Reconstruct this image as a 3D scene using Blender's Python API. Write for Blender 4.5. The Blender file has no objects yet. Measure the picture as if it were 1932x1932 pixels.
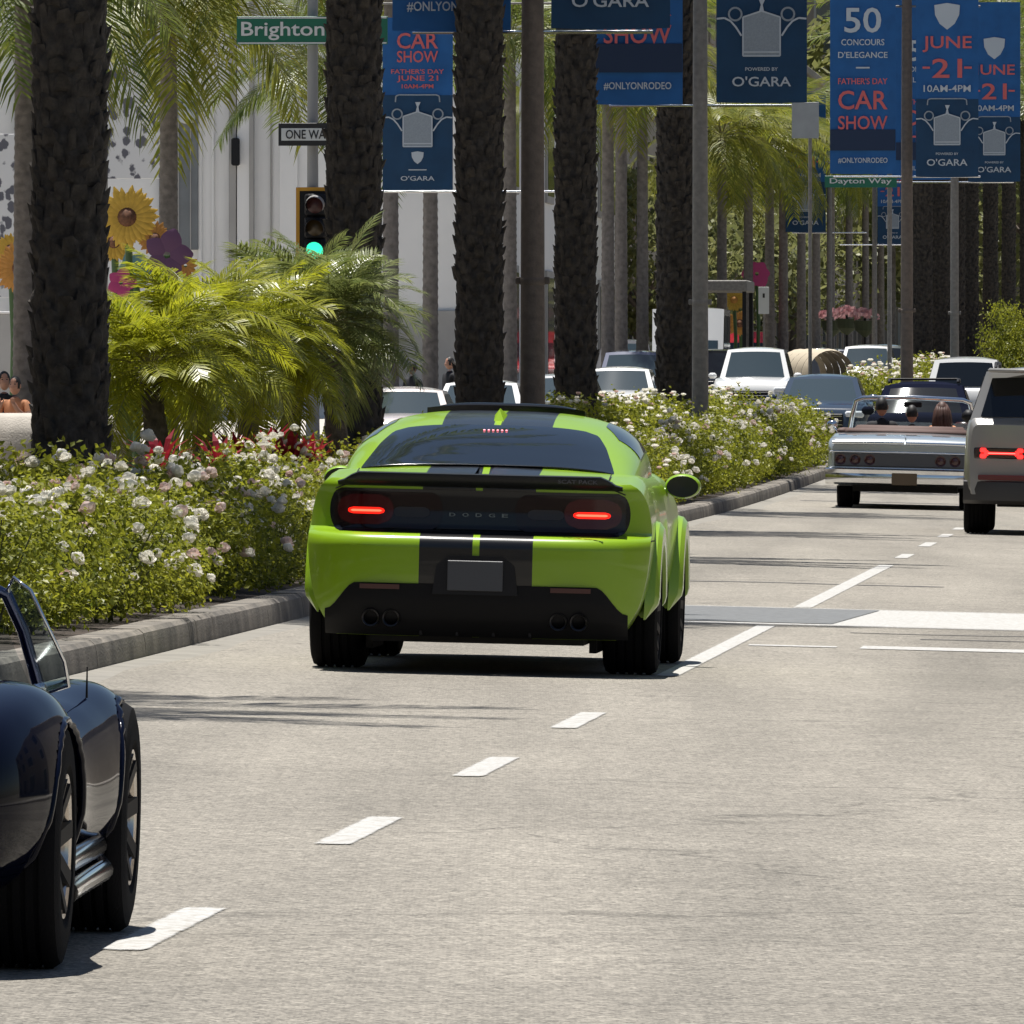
import bpy, math, random
from mathutils import Vector, Matrix, noise
R = math.radians
sc = bpy.context.scene
col = sc.collection
random.seed(7)

# ------------------------------------------------------------------ camera
F = 23000.0; CX = 966.0; HY = 737.0; CAMZ = 1.56      # focal length etc. in 1932-px units
cam_d = bpy.data.cameras.new('camera'); cam = bpy.data.objects.new('camera', cam_d); col.objects.link(cam)
cam.location = (0, 0, CAMZ); cam.rotation_euler = (R(90), 0, 0)
cam_d.sensor_width = 36; cam_d.lens = 36*F/1932; cam_d.shift_y = -(966-HY)/1932
cam_d.clip_start = 1; cam_d.clip_end = 4000
sc.camera = cam
# ------------------------------------------------------------------ world, sun, exposure
SUN_EL, SUN_AZ = 79.0, -28.0          # azimuth clockwise from +Y
w = bpy.data.worlds.new('World'); sc.world = w; w.use_nodes = True
wn = w.node_tree.nodes; wl = w.node_tree.links
bg = wn['Background']; sky = wn.new('ShaderNodeTexSky'); sky.sky_type = 'NISHITA'; sky.sun_disc = False
sky.sun_elevation = R(SUN_EL); sky.sun_rotation = R(SUN_AZ); sky.air_density = 1.0; sky.dust_density = 0.6
wl.new(sky.outputs[0], bg.inputs[0]); bg.inputs[1].default_value = 0.05
sd = bpy.data.lights.new('sun', 'SUN'); sd.energy = 5.0; sd.angle = R(0.53); sd.color = (1, .965, .91)
sun = bpy.data.objects.new('sun', sd); col.objects.link(sun)
sv = Vector((math.sin(R(SUN_AZ))*math.cos(R(SUN_EL)), math.cos(R(SUN_AZ))*math.cos(R(SUN_EL)), math.sin(R(SUN_EL))))
sun.rotation_euler = sv.to_track_quat('Z', 'Y').to_euler()
sc.view_settings.view_transform = 'Standard'; sc.view_settings.look = 'None'
sc.view_settings.exposure = 0.68; sc.view_settings.gamma = 1; sc.view_settings.use_curve_mapping = False
sc.render.engine = 'CYCLES'
sc.cycles.max_bounces = 8; sc.cycles.transparent_max_bounces = 12
sc.cycles.use_denoising = True

# ------------------------------------------------------------------ road frame: s along the street, t to its right
A = math.atan(.0576); SA, CA = math.sin(A), math.cos(A)
CROSS = .024
def longz(s):
    d = max(0., s-145.); return .0055*(math.sqrt(d*d+900)-30)
def gz(s, t):
    if t > -6.05: c = -CROSS*(t+4.1)
    elif t > -10.3: c = -CROSS*(-6.05+4.1)
    else: c = -CROSS*(-6.05+4.1)+.02*(t+10.3)
    return c+longz(s)
def rw(s, t, z=0.0, ground=True):
    return Vector((s*SA+t*CA, s*CA-t*SA, z+(gz(s, t) if ground else 0)))
def s_at(px, t):
    k = (px-CX)/F
    return -t*(CA+k*SA)/(SA-k*CA)
def t_at(px, s):
    k = (px-CX)/F
    return s*(k*CA-SA)/(CA+k*SA)
def z_at(py, s):
    return CAMZ-(py-HY)*s*CA/F
HEAD = -A       # rotation of a thing whose local +Y runs along the street

# ------------------------------------------------------------------ mesh builder
class MB:
    def __init__(self): self.v = []; self.f = []; self.m = []; self.mi = 0
    def add(self, vs, fs):
        b = len(self.v); self.v += [tuple(p) for p in vs]
        for f in fs: self.f.append(tuple(i+b for i in f)); self.m.append(self.mi)
    def box(self, c, s, ch=0.0, rz=0.0):
        x, y, z = s[0]/2, s[1]/2, s[2]/2
        if ch <= 0:
            vs = [(-x,-y,-z),(x,-y,-z),(x,y,-z),(-x,y,-z),(-x,-y,z),(x,-y,z),(x,y,z),(-x,y,z)]
            fs = [(0,3,2,1),(4,5,6,7),(0,1,5,4),(1,2,6,5),(2,3,7,6),(3,0,4,7)]
        else:
            ch = min(ch, x*.98, y*.98, z*.98); vs = []; idx = {}
            for sx in (-1,1):
                for sy in (-1,1):
                    for sz in (-1,1):
                        for a in range(3):
                            p = [sx*(x-ch), sy*(y-ch), sz*(z-ch)]
                            p[a] = (sx*x, sy*y, sz*z)[a]
                            idx[(sx,sy,sz,a)] = len(vs); vs.append(tuple(p))
            fs = []
            def face(keys):
                ids = [idx[k] for k in keys]
                P = [Vector(vs[i]) for i in ids]; n = (P[1]-P[0]).cross(P[2]-P[0]); cc = sum(P, Vector())/len(P)
                if n.dot(cc) < 0: ids.reverse()
                fs.append(tuple(ids))
            for s1 in (-1,1):
                face([(s1,-1,-1,0),(s1,1,-1,0),(s1,1,1,0),(s1,-1,1,0)])
                face([(-1,s1,-1,1),(1,s1,-1,1),(1,s1,1,1),(-1,s1,1,1)])
                face([(-1,-1,s1,2),(1,-1,s1,2),(1,1,s1,2),(-1,1,s1,2)])
                for s2 in (-1,1):
                    face([(-1,s1,s2,1),(1,s1,s2,1),(1,s1,s2,2),(-1,s1,s2,2)])
                    face([(s1,-1,s2,0),(s1,1,s2,0),(s1,1,s2,2),(s1,-1,s2,2)])
                    face([(s1,s2,-1,0),(s1,s2,1,0),(s1,s2,1,1),(s1,s2,-1,1)])
                    for s3 in (-1,1): face([(s1,s2,s3,0),(s1,s2,s3,1),(s1,s2,s3,2)])
        if rz:
            c0, s0 = math.cos(rz), math.sin(rz); vs = [(p[0]*c0-p[1]*s0, p[0]*s0+p[1]*c0, p[2]) for p in vs]
        self.add([(p[0]+c[0], p[1]+c[1], p[2]+c[2]) for p in vs], fs); return self
    def grid(self, fn, nu, nv, closeu=False, flip=False):
        vs = [fn(i/(nu if closeu else nu), j/nv) for i in range(nu if closeu else nu+1) for j in range(nv+1)]
        n1 = nu if closeu else nu+1; fs = []
        for i in range(nu):
            i2 = (i+1) % n1
            for j in range(nv):
                q = (i*(nv+1)+j, i2*(nv+1)+j, i2*(nv+1)+j+1, i*(nv+1)+j+1)
                fs.append(q[::-1] if flip else q)
        self.add(vs, fs); return self
    def rows(self, rows, close=False, flip=False):
        n = len(rows[0]); vs = [p for r in rows for p in r]; fs = []
        for i in range(len(rows)-1):
            for j in range(n if close else n-1):
                j2 = (j+1) % n
                q = (i*n+j, i*n+j2, (i+1)*n+j2, (i+1)*n+j); fs.append(q[::-1] if flip else q)
        self.add(vs, fs); return self
    def tube(self, pts, rad, n=8, caps=True):
        pts = [Vector(p) for p in pts]; rows = []
        if not isinstance(rad, (list, tuple)): rad = [rad]*len(pts)
        ref = None
        for i, p in enumerate(pts):
            d = (pts[min(i+1, len(pts)-1)]-pts[max(i-1, 0)]).normalized()
            if ref is None:
                ref = Vector((1,0,0)) if abs(d.x) < .9 else Vector((0,0,1))
            a = d.cross(ref).normalized(); b = a.cross(d).normalized(); ref = b
            rows.append([p+rad[i]*(math.cos(2*math.pi*k/n)*b+math.sin(2*math.pi*k/n)*a) for k in range(n)])
        self.rows(rows, close=True, flip=True)
        if caps:
            b = len(self.v)-len(rows)*n
            self.f.append(tuple(b+k for k in range(n))); self.m.append(self.mi)
            e = b+(len(rows)-1)*n
            self.f.append(tuple(e+k for k in reversed(range(n)))); self.m.append(self.mi)
        return self
    def lathe(self, prof, n=24, c=(0,0,0), axis='z'):
        rows = []
        for r, h in prof:
            row = []
            for k in range(n):
                a = 2*math.pi*k/n; x, y = r*math.cos(a), r*math.sin(a)
                p = {'z': (x,y,h), 'x': (h,x,y), 'y': (y,h,x)}[axis]
                row.append((p[0]+c[0], p[1]+c[1], p[2]+c[2]))
            rows.append(row)
        self.rows(rows, close=True); return self
    def prism(self, poly, d, plane='xz', off=0.0):
        """polygon extruded by d along the missing axis"""
        n = len(poly)
        def P(a, b, h): return {'xz': (a,h,b), 'xy': (a,b,h), 'yz': (h,a,b)}[plane]
        vs = [P(a,b,off) for a,b in poly]+[P(a,b,off+d) for a,b in poly]
        fs = [tuple(range(n)), tuple(reversed(range(n,2*n)))]
        for i in range(n):
            j = (i+1) % n; fs.append((j,i,i+n,j+n))
        if plane == 'xy': fs = [f[::-1] for f in fs]
        self.add(vs, fs); return self
    def sphere(self, c, r, nu=12, nv=8):
        if not isinstance(r, (list, tuple)): r = (r,r,r)
        prof = [(max(1e-4, math.sin(math.pi*i/nv)), -math.cos(math.pi*i/nv)) for i in range(nv+1)]
        rows = [[(c[0]+r[0]*p*math.cos(2*math.pi*k/nu), c[1]+r[1]*p*math.sin(2*math.pi*k/nu), c[2]+r[2]*h) for k in range(nu)] for p, h in prof]
        self.rows(rows, close=True); return self
    def mesh(self, name, mats, smooth=None):
        me = bpy.data.meshes.new(name); me.from_pydata(self.v, [], self.f); me.validate()
        for m in (mats if isinstance(mats, (list, tuple)) else [mats]): me.materials.append(m)
        if len(me.polygons) == len(self.m): me.polygons.foreach_set('material_index', self.m)
        if smooth is not None:
            if smooth >= 180: me.shade_smooth()
            else:
                me.shade_smooth()
                try: me.set_sharp_from_angle(angle=R(smooth))
                except Exception: pass
        me.update(); return me
    def build(self, name, mats, parent=None, smooth=None, loc=None, rot=None):
        return put(name, self.mesh(name, mats, smooth), parent, loc, rot)

def put(name, me, parent=None, loc=None, rot=None, scale=None):
    o = bpy.data.objects.new(name, me); col.objects.link(o)
    if parent is not None: o.parent = parent
    if loc is not None: o.location = loc
    if rot is not None: o.rotation_euler = rot
    if scale is not None: o.scale = scale if isinstance(scale, (list, tuple)) else (scale,)*3
    return o
def tag(o, label, cat, group=None):
    o['label'] = label; o['category'] = cat
    if group: o['group'] = group
    return o
def thing(name, label, cat, loc=(0,0,0), rz=0.0, group=None, ry=0.0, rx=0.0):
    o = bpy.data.objects.new(name, None); col.objects.link(o); o.empty_display_size = .2
    o.location = loc; o.rotation_euler = (rx, ry, rz)
    return tag(o, label, cat, group)
def struct(o): o['kind'] = 'structure'; return o
def stuff(o): o['kind'] = 'stuff'; return o

def interp(tab, x):
    if x <= tab[0][0]: return tab[0][1]
    for (a, b), (c, d) in zip(tab, tab[1:]):
        if x <= c:
            u = (x-a)/(c-a); return b+(d-b)*u
    return tab[-1][1]
def sinterp(tab, x):
    """monotone smooth (Catmull-Rom) interpolation"""
    n = len(tab)
    if x <= tab[0][0]: return tab[0][1]
    if x >= tab[-1][0]: return tab[-1][1]
    for i in range(n-1):
        if x <= tab[i+1][0]:
            x0, y0 = tab[i]; x1, y1 = tab[i+1]; h = x1-x0; u = (x-x0)/h
            m0 = (y1-tab[i-1][1])/(x1-tab[i-1][0]) if i > 0 else (y1-y0)/h
            m1 = (tab[i+2][1]-y0)/(tab[i+2][0]-x0) if i+2 < n else (y1-y0)/h
            u2, u3 = u*u, u*u*u
            return (2*u3-3*u2+1)*y0+(u3-2*u2+u)*h*m0+(-2*u3+3*u2)*y1+(u3-u2)*h*m1
def catmull(pts, n):
    out = []; m = len(pts)-1
    for k in range(n+1):
        u = k/n*m; i = min(int(u), m-1); f = u-i
        p0, p1, p2, p3 = pts[max(i-1,0)], pts[i], pts[i+1], pts[min(i+2,m)]
        out.append(tuple(.5*(2*b+(c-a)*f+(2*a-5*b+4*c-d)*f*f+(-a+3*b-3*c+d)*f**3) for a,b,c,d in zip(p0,p1,p2,p3)))
    return out
def smooth01(x): x = min(1, max(0, x)); return x*x*(3-2*x)

# ------------------------------------------------------------------ materials
def srgb(r, g, b): return tuple(((c/255)/12.92 if c/255 <= .04045 else ((c/255+.055)/1.055)**2.4) for c in (r,g,b))
MATS = {}
def mat(name, color, rough=.5, metal=0.0, coat=0.0, spec=None, var=0.0, vscale=8.0, bump=0.0, bscale=60.0, emit=None, estr=0.0, detail=6.0, coords='Object', alpha=None, trans=0.0, col2=None, ior=None):
    if name in MATS: return MATS[name]
    m = bpy.data.materials.new(name); m.use_nodes = True; nt = m.node_tree; p = nt.nodes['Principled BSDF']
    c = tuple(color)+(1,)
    p.inputs['Base Color'].default_value = c; p.inputs['Roughness'].default_value = rough; p.inputs['Metallic'].default_value = metal
    if coat: p.inputs['Coat Weight'].default_value = coat; p.inputs['Coat Roughness'].default_value = .03
    if spec is not None: p.inputs['Specular IOR Level'].default_value = spec
    if ior: p.inputs['IOR'].default_value = ior
    if emit: p.inputs['Emission Color'].default_value = tuple(emit)+(1,); p.inputs['Emission Strength'].default_value = estr
    if trans: p.inputs['Transmission Weight'].default_value = trans
    if alpha is not None: p.inputs['Alpha'].default_value = alpha
    if var or bump or col2:
        tc = nt.nodes.new('ShaderNodeTexCoord')
        if var or col2:
            n = nt.nodes.new('ShaderNodeTexNoise'); n.inputs['Scale'].default_value = vscale; n.inputs['Detail'].default_value = detail
            nt.links.new(tc.outputs[coords], n.inputs['Vector'])
            mr = nt.nodes.new('ShaderNodeMapRange'); mr.inputs[1].default_value = .3; mr.inputs[2].default_value = .7
            nt.links.new(n.outputs['Fac'], mr.inputs[0])
            mx = nt.nodes.new('ShaderNodeMix'); mx.data_type = 'RGBA'
            nt.links.new(mr.outputs[0], mx.inputs[0])
            c2 = tuple(col2) if col2 else tuple(min(1, x*(1+var)) for x in color)
            c1 = tuple(color) if col2 else tuple(x*(1-var) for x in color)
            mx.inputs[6].default_value = c1+(1,); mx.inputs[7].default_value = c2+(1,)
            nt.links.new(mx.outputs[2], p.inputs['Base Color'])
        if bump:
            n2 = nt.nodes.new('ShaderNodeTexNoise'); n2.inputs['Scale'].default_value = bscale; n2.inputs['Detail'].default_value = 5
            nt.links.new(tc.outputs[coords], n2.inputs['Vector'])
            b = nt.nodes.new('ShaderNodeBump'); b.inputs['Strength'].default_value = bump; b.inputs['Distance'].default_value = .02
            nt.links.new(n2.outputs['Fac'], b.inputs['Height']); nt.links.new(b.outputs[0], p.inputs['Normal'])
    MATS[name] = m; return m
def leafmat(name, c1, c2, trans=.35, rough=.4, tcol=None, vscale=3.0, spec=.5):
    """leaf: varied colour per object and per place, part translucent"""
    if name in MATS: return MATS[name]
    m = bpy.data.materials.new(name); m.use_nodes = True; nt = m.node_tree; p = nt.nodes['Principled BSDF']; out = nt.nodes['Material Output']
    tc = nt.nodes.new('ShaderNodeTexCoord'); n = nt.nodes.new('ShaderNodeTexNoise'); n.inputs['Scale'].default_value = vscale; n.inputs['Detail'].default_value = 5
    oi = nt.nodes.new('ShaderNodeObjectInfo'); geo = nt.nodes.new('ShaderNodeNewGeometry')
    nt.links.new(tc.outputs['Object'], n.inputs['Vector'])
    mr = nt.nodes.new('ShaderNodeMapRange'); mr.inputs[1].default_value = .32; mr.inputs[2].default_value = .68
    nt.links.new(n.outputs['Fac'], mr.inputs[0])
    ad = nt.nodes.new('ShaderNodeMath'); ad.operation = 'MULTIPLY_ADD'; ad.inputs[1].default_value = .5; nt.links.new(geo.outputs['Random Per Island'], ad.inputs[0])
    ml = nt.nodes.new('ShaderNodeMath'); ml.operation = 'MULTIPLY'; ml.inputs[1].default_value = .5; nt.links.new(mr.outputs[0], ml.inputs[0])
    nt.links.new(ml.outputs[0], ad.inputs[2])
    mx = nt.nodes.new('ShaderNodeMix'); mx.data_type = 'RGBA'; nt.links.new(ad.outputs[0], mx.inputs[0])
    mx.inputs[6].default_value = tuple(c1)+(1,); mx.inputs[7].default_value = tuple(c2)+(1,)
    nt.links.new(mx.outputs[2], p.inputs['Base Color']); p.inputs['Roughness'].default_value = rough; p.inputs['Specular IOR Level'].default_value = spec
    tr = nt.nodes.new('ShaderNodeBsdfTranslucent'); ms = nt.nodes.new('ShaderNodeMixShader'); ms.inputs[0].default_value = trans
    if tcol: tr.inputs['Color'].default_value = tuple(tcol)+(1,)
    else: nt.links.new(mx.outputs[2], tr.inputs['Color'])
    nt.links.new(p.outputs[0], ms.inputs[1]); nt.links.new(tr.outputs[0], ms.inputs[2]); nt.links.new(ms.outputs[0], out.inputs[0])
    MATS[name] = m; return m

# ------------------------------------------------------------------ lettering
TXT = {}
def text_mesh(body, m, bold=.012, spacing=1.0):
    key = (body, m.name, bold, spacing)
    if key in TXT: return TXT[key]
    cu = bpy.data.curves.new('lettering', 'FONT'); cu.body = body; cu.align_x = 'CENTER'; cu.offset = bold; cu.extrude = .012
    cu.space_character = spacing; cu.resolution_u = 3
    o = bpy.data.objects.new('lettering_src', cu)
    me = bpy.data.meshes.new_from_object(o); bpy.data.objects.remove(o); bpy.data.curves.remove(cu)
    xs = [v.co.x for v in me.vertices]; ys = [v.co.y for v in me.vertices]
    x0, x1, y0, y1 = min(xs), max(xs), min(ys), max(ys)
    for v in me.vertices:
        v.co = Vector(((v.co.x-(x0+x1)/2)/(x1-x0), v.co.z, (v.co.y-(y0+y1)/2)/(y1-y0)))   # unit box in x,z facing -y
    me.materials.clear(); me.materials.append(m); TXT[key] = me
    return me
def lettering(body, m, parent, x, z, wd, ht, y=0.0, bold=.012, spacing=1.0, rot=None):
    return put('lettering', text_mesh(body, m, bold, spacing), parent, (x, y, z), rot, (wd, .2, ht))
# ================================================================== SETTING
def asphalt_mat():
    m = bpy.data.materials.new('asphalt'); m.use_nodes = True; nt = m.node_tree; p = nt.nodes['Principled BSDF']; L = nt.links
    tc = nt.nodes.new('ShaderNodeTexCoord')
    def nz(scale, det, rgh=.6, vec=None):
        n = nt.nodes.new('ShaderNodeTexNoise'); n.inputs['Scale'].default_value = scale; n.inputs['Detail'].default_value = det; n.inputs['Roughness'].default_value = rgh
        L.new(vec or tc.outputs['Object'], n.inputs['Vector']); return n.outputs['Fac']
    def ramp(src, a, b, ca, cb):
        r = nt.nodes.new('ShaderNodeMapRange'); r.inputs[1].default_value = a; r.inputs[2].default_value = b; r.inputs[3].default_value = ca; r.inputs[4].default_value = cb
        L.new(src, r.inputs[0]); return r.outputs[0]
    def mul(a, b):
        q = nt.nodes.new('ShaderNodeMath'); q.operation = 'MULTIPLY'; L.new(a, q.inputs[0]); L.new(b, q.inputs[1]); return q.outputs[0]
    vor = nt.nodes.new('ShaderNodeTexVoronoi'); vor.inputs['Scale'].default_value = 75; L.new(tc.outputs['Object'], vor.inputs['Vector'])
    sep = nt.nodes.new('ShaderNodeSeparateColor'); L.new(vor.outputs['Color'], sep.inputs[0])
    st = ramp(sep.outputs[0], 0, 1, .5, 1.6)                                   # single stones of the aggregate
    fine = ramp(nz(190, 3), .3, .7, .80, 1.2)
    mid = ramp(nz(5.5, 6, .65), .3, .7, .84, 1.14)
    mp = nt.nodes.new('ShaderNodeMapping'); mp.inputs['Scale'].default_value = (1, .05, 1); mp.inputs['Rotation'].default_value = (0, 0, A); L.new(tc.outputs['Object'], mp.inputs[0])
    lane = ramp(nz(.9, 3, .5, mp.outputs[0]), .35, .65, .84, 1.1)                  # wheel tracks, along the street
    big = ramp(nz(.18, 4), .35, .65, .92, 1.07)
    f = mul(mul(mul(st, fine), mul(mid, lane)), big)
    # thin sealed cracks
    wv = nt.nodes.new('ShaderNodeTexVoronoi'); wv.feature = 'DISTANCE_TO_EDGE'; wv.inputs['Scale'].default_value = .22
    mp2 = nt.nodes.new('ShaderNodeMapping'); mp2.inputs['Scale'].default_value = (.5, .6, 1); L.new(tc.outputs['Object'], mp2.inputs[0])
    nzv = nt.nodes.new('ShaderNodeTexNoise'); nzv.inputs['Scale'].default_value = 1.3; nzv.inputs['Detail'].default_value = 4; L.new(mp2.outputs[0], nzv.inputs['Vector'])
    va = nt.nodes.new('ShaderNodeVectorMath'); va.operation = 'MULTIPLY_ADD'; va.inputs[1].default_value = (1.2, 1.2, 0); L.new(nzv.outputs['Color'], va.inputs[0]); L.new(mp2.outputs[0], va.inputs[2])
    L.new(va.outputs[0], wv.inputs['Vector'])
    ck = ramp(wv.outputs['Distance'], .0, .004, .62, 1.0)
    f = mul(f, ck)
    # oil darkened strips down the middle of each lane and faint polished wheel tracks
    dt = nt.nodes.new('ShaderNodeVectorMath'); dt.operation = 'DOT_PRODUCT'; dt.inputs[1].default_value = (CA, -SA, 0); L.new(tc.outputs['Object'], dt.inputs[0])
    for tc_, wd_, lo_ in ((-4.45, .55, .84), (-1.45, .55, .84), (1.6, .6, .86)):
        sb = nt.nodes.new('ShaderNodeMath'); sb.operation = 'SUBTRACT'; sb.inputs[1].default_value = tc_; L.new(dt.outputs['Value'], sb.inputs[0])
        ab = nt.nodes.new('ShaderNodeMath'); ab.operation = 'ABSOLUTE'; L.new(sb.outputs[0], ab.inputs[0])
        ad = nt.nodes.new('ShaderNodeMath'); ad.operation = 'MULTIPLY_ADD'; ad.inputs[1].default_value = .9; L.new(nz(1.1, 5, .6), ad.inputs[0]); L.new(ab.outputs[0], ad.inputs[2])
        f = mul(f, ramp(ad.outputs[0], .40, .40+wd_, lo_, 1.0))
    mx = nt.nodes.new('ShaderNodeMix'); mx.data_type = 'RGBA'; mx.blend_type = 'MULTIPLY'; mx.inputs[0].default_value = 1
    mx.inputs[6].default_value = (.208, .191, .162, 1)
    cmb = nt.nodes.new('ShaderNodeCombineColor'); [L.new(f, cmb.inputs[i]) for i in range(3)]
    L.new(cmb.outputs[0], mx.inputs[7]); L.new(mx.outputs[2], p.inputs['Base Color'])
    p.inputs['Roughness'].default_value = .85; p.inputs['Specular IOR Level'].default_value = .3
    b = nt.nodes.new('ShaderNodeBump'); b.inputs['Strength'].default_value = .5; b.inputs['Distance'].default_value = .006
    L.new(vor.outputs['Distance'], b.inputs['Height']); L.new(b.outputs[0], p.inputs['Normal'])
    return m
M_ASPH = asphalt_mat()
def paint_mat():
    m = bpy.data.materials.new('road_paint'); m.use_nodes = True; nt = m.node_tree; p = nt.nodes['Principled BSDF']; L = nt.links
    tc = nt.nodes.new('ShaderNodeTexCoord'); n = nt.nodes.new('ShaderNodeTexNoise'); n.inputs['Scale'].default_value = 28; n.inputs['Detail'].default_value = 8; n.inputs['Roughness'].default_value = .75
    L.new(tc.outputs['Object'], n.inputs['Vector'])
    r = nt.nodes.new('ShaderNodeValToRGB'); r.color_ramp.elements[0].position = .40; r.color_ramp.elements[0].color = (.28, .26, .225, 1)
    r.color_ramp.elements[1].position = .54; r.color_ramp.elements[1].color = (.42, .416, .40, 1)
    L.new(n.outputs['Fac'], r.inputs[0]); L.new(r.outputs[0], p.inputs['Base Color']); p.inputs['Roughness'].default_value = .7
    # worn, broken edges: the paint's real outline frays into the asphalt
    at = nt.nodes.new('ShaderNodeAttribute'); at.attribute_name = 'edge'
    n2 = nt.nodes.new('ShaderNodeTexNoise'); n2.inputs['Scale'].default_value = 45; n2.inputs['Detail'].default_value = 6; n2.inputs['Roughness'].default_value = .8; L.new(tc.outputs['Object'], n2.inputs['Vector'])
    ma = nt.nodes.new('ShaderNodeMath'); ma.operation = 'MULTIPLY_ADD'; ma.inputs[1].default_value = 1.5; L.new(n2.outputs['Fac'], ma.inputs[0]); ma.inputs[2].default_value = -.95
    mb = nt.nodes.new('ShaderNodeMath'); mb.operation = 'ADD'; L.new(at.outputs['Fac'], mb.inputs[0]); L.new(ma.outputs[0], mb.inputs[1])
    mr = nt.nodes.new('ShaderNodeMapRange'); mr.inputs[1].default_value = 0; mr.inputs[2].default_value = .35; L.new(mb.outputs[0], mr.inputs[0]); L.new(mr.outputs[0], p.inputs['Alpha'])
    return m
def edge_attr(o, fn):
    a = o.data.attributes.new('edge', 'FLOAT', 'POINT')
    a.data.foreach_set('value', [fn(i) for i in range(len(o.data.vertices))]); return o
M_PAINT = paint_mat()
M_CONC = mat('kerb_concrete', (.085, .078, .068), .92, col2=(.235, .208, .175), vscale=2.6, bump=.5, bscale=60, detail=12)
M_GUT = mat('gutter_concrete', (.205, .192, .166), .9, var=.14, vscale=3, bump=.2, bscale=90, detail=10)
M_SOIL = mat('soil', (.035, .025, .018), .95, var=.5, vscale=9, bump=.8, bscale=30)
M_PAVE = mat('pavement_slab', (.40, .37, .33), .85, var=.1, vscale=2, bump=.1)

# ground: one sheet to the horizon
g = MB(); g.grid(lambda u, v: tuple(rw(-60+u*u*2600, -900+v*1800, -.35+longz(-60+u*u*2600), ground=False)), 60, 4)
struct(g.build('ground', mat('dry_ground', (.2, .18, .14), .95, var=.2, vscale=.05), None))

def strip(name, t0, t1, s0, s1, dz, m, nt_=4, ds=5.0, edges=False):
    b = MB(); ns = max(1, int((s1-s0)/ds)); rows = []
    for i in range(ns+1):
        s = s0+(s1-s0)*i/ns
        rows.append([rw(s, t0+(t1-t0)*j/nt_, dz) for j in range(nt_+1)])
    b.rows(rows)
    return b.build(name, m, None, smooth=60)
road = struct(strip('road', -6.05, 9.0, -20, 780, 0, M_ASPH, 6))
road_o = struct(strip('road_opposite_lanes', -17.6, -10.3, -20, 780, 0.0, M_ASPH, 4))
# median gap at the second cross street, the road runs through
struct(strip('median_crossing', -10.3, -6.05, 203.5, 243, .0, M_ASPH, 3))

KERB_H = .16
def kerb(name, t_face, t_back, s0, s1, seg=3.0):
    """a kerb laid as separate stones with narrow joints"""
    base = MB(); n = int((s1-s0)/seg); lo, hi = min(t_face, t_back), max(t_face, t_back)
    rows = []
    for i in range(n+1):
        s = s0+i*seg; rows.append([rw(s, lo+.02, .02), rw(s, hi-.02, .02)])
    base.rows(rows); o = struct(base.build(name, M_CONC))
    d = 1 if t_face > t_back else -1
    for i in range(n):
        sa, sb = s0+i*seg+.006, s0+(i+1)*seg-.006
        jz = random.uniform(-.004, .004)
        prof = [(t_face, -.05), (t_face-d*.012, KERB_H*.55), (t_face-d*.022, KERB_H-.025), (t_face-d*.05, KERB_H), (t_back, KERB_H+.002), (t_back, -.05)]
        b = MB(); rws = []
        for s in (sa, (sa+sb)/2, sb):
            z0 = gz(s, t_face+d*.01)
            rws.append([rw(s, t, z0+z+jz, ground=False) for t, z in prof])
        b.rows(rws, flip=(d < 0))
        k = len(prof)
        b.f.append(tuple(range(k))); b.m.append(0); b.f.append(tuple(reversed(range(2*k, 3*k)))); b.m.append(0)
        b.build('kerb_stone', M_CONC, o, smooth=35)
    return o
MED0, MED1 = 21.0, 201.0
kerb('median_kerb', -6.05, -6.28, MED0, MED1)
kerb('median_kerb_opposite', -10.3, -10.07, MED0, MED1, 6.0)
kerb('far_median_kerb', -6.05, -6.28, 246, 426, 6.0)
kerb('far_median_kerb_opposite', -10.3, -10.07, 246, 426, 12.0)
kerb('left_kerb', -17.6, -17.85, 40, 640, 20.0)
kerb('right_kerb', 9.0, 9.25, -20, 640, 20.0)
# rounded nose of the median at its far end
nz_ = MB(); rows = []
for i in range(13):
    a = math.pi*i/12
    def np_(r, z, a=a): return rw(MED1+math.sin(a)*r, -8.175+math.cos(a)*r, .047+longz(MED1)+z, ground=False)
    rows.append([np_(2.125, -.05), np_(2.113, .09), np_(2.10, .137), np_(2.07, KERB_H), np_(1.9, KERB_H), np_(1.9, -.05)])
nz_.rows(rows, flip=True); struct(nz_.build('median_kerb_nose', M_CONC, smooth=35))
gb = MB(); gb.rows([[rw(MED0+3*i, t, dz+.012*noise.noise(Vector((i*.9, t, 4)))*(t > -5.95)) for t, dz in ((-6.05, .004), (-5.9, .004), (-5.74, -.006))] for i in range(61)])
struct(gb.build('gutter', M_GUT, smooth=180))
struct(strip('gutter_far', -6.05, -5.6, 246, 426, .004, M_GUT, 1))
# planted soil
def soil(name, s0, s1):
    b = MB()
    b.grid(lambda u, v: tuple(rw(s0+(s1-s0)*u, -10.06+3.77*v, .125+.05*math.sin(math.pi*v)+.03*noise.noise(Vector((u*(s1-s0)*1.3, v*6, 2.1))))), int((s1-s0)/1.0), 8)
    return struct(b.build(name, M_SOIL, smooth=180))
soil('median_soil', MED0, MED1+1.6); soil('far_median_soil', 246, 428)
struct(strip('pavement_left', -40, -17.85, -20, 700, KERB_H, M_PAVE, 6))
struct(strip('pavement_right', 9.25, 30, -20, 700, KERB_H, M_PAVE, 4))
# corner build-out that carries the traffic signal
b = MB(); prof = [rw(200, -14.2, .14)]
poly = [rw(196+4*math.cos(a), -15.6+1.6*math.sin(a), 0) for a in [i*math.pi/8 for i in range(17)]]
zz = gz(197, -15.6)
b.prism([(p.x, p.y) for p in poly], .2, 'xy', zz-.03)
struct(b.build('kerb_island', M_CONC))

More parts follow.
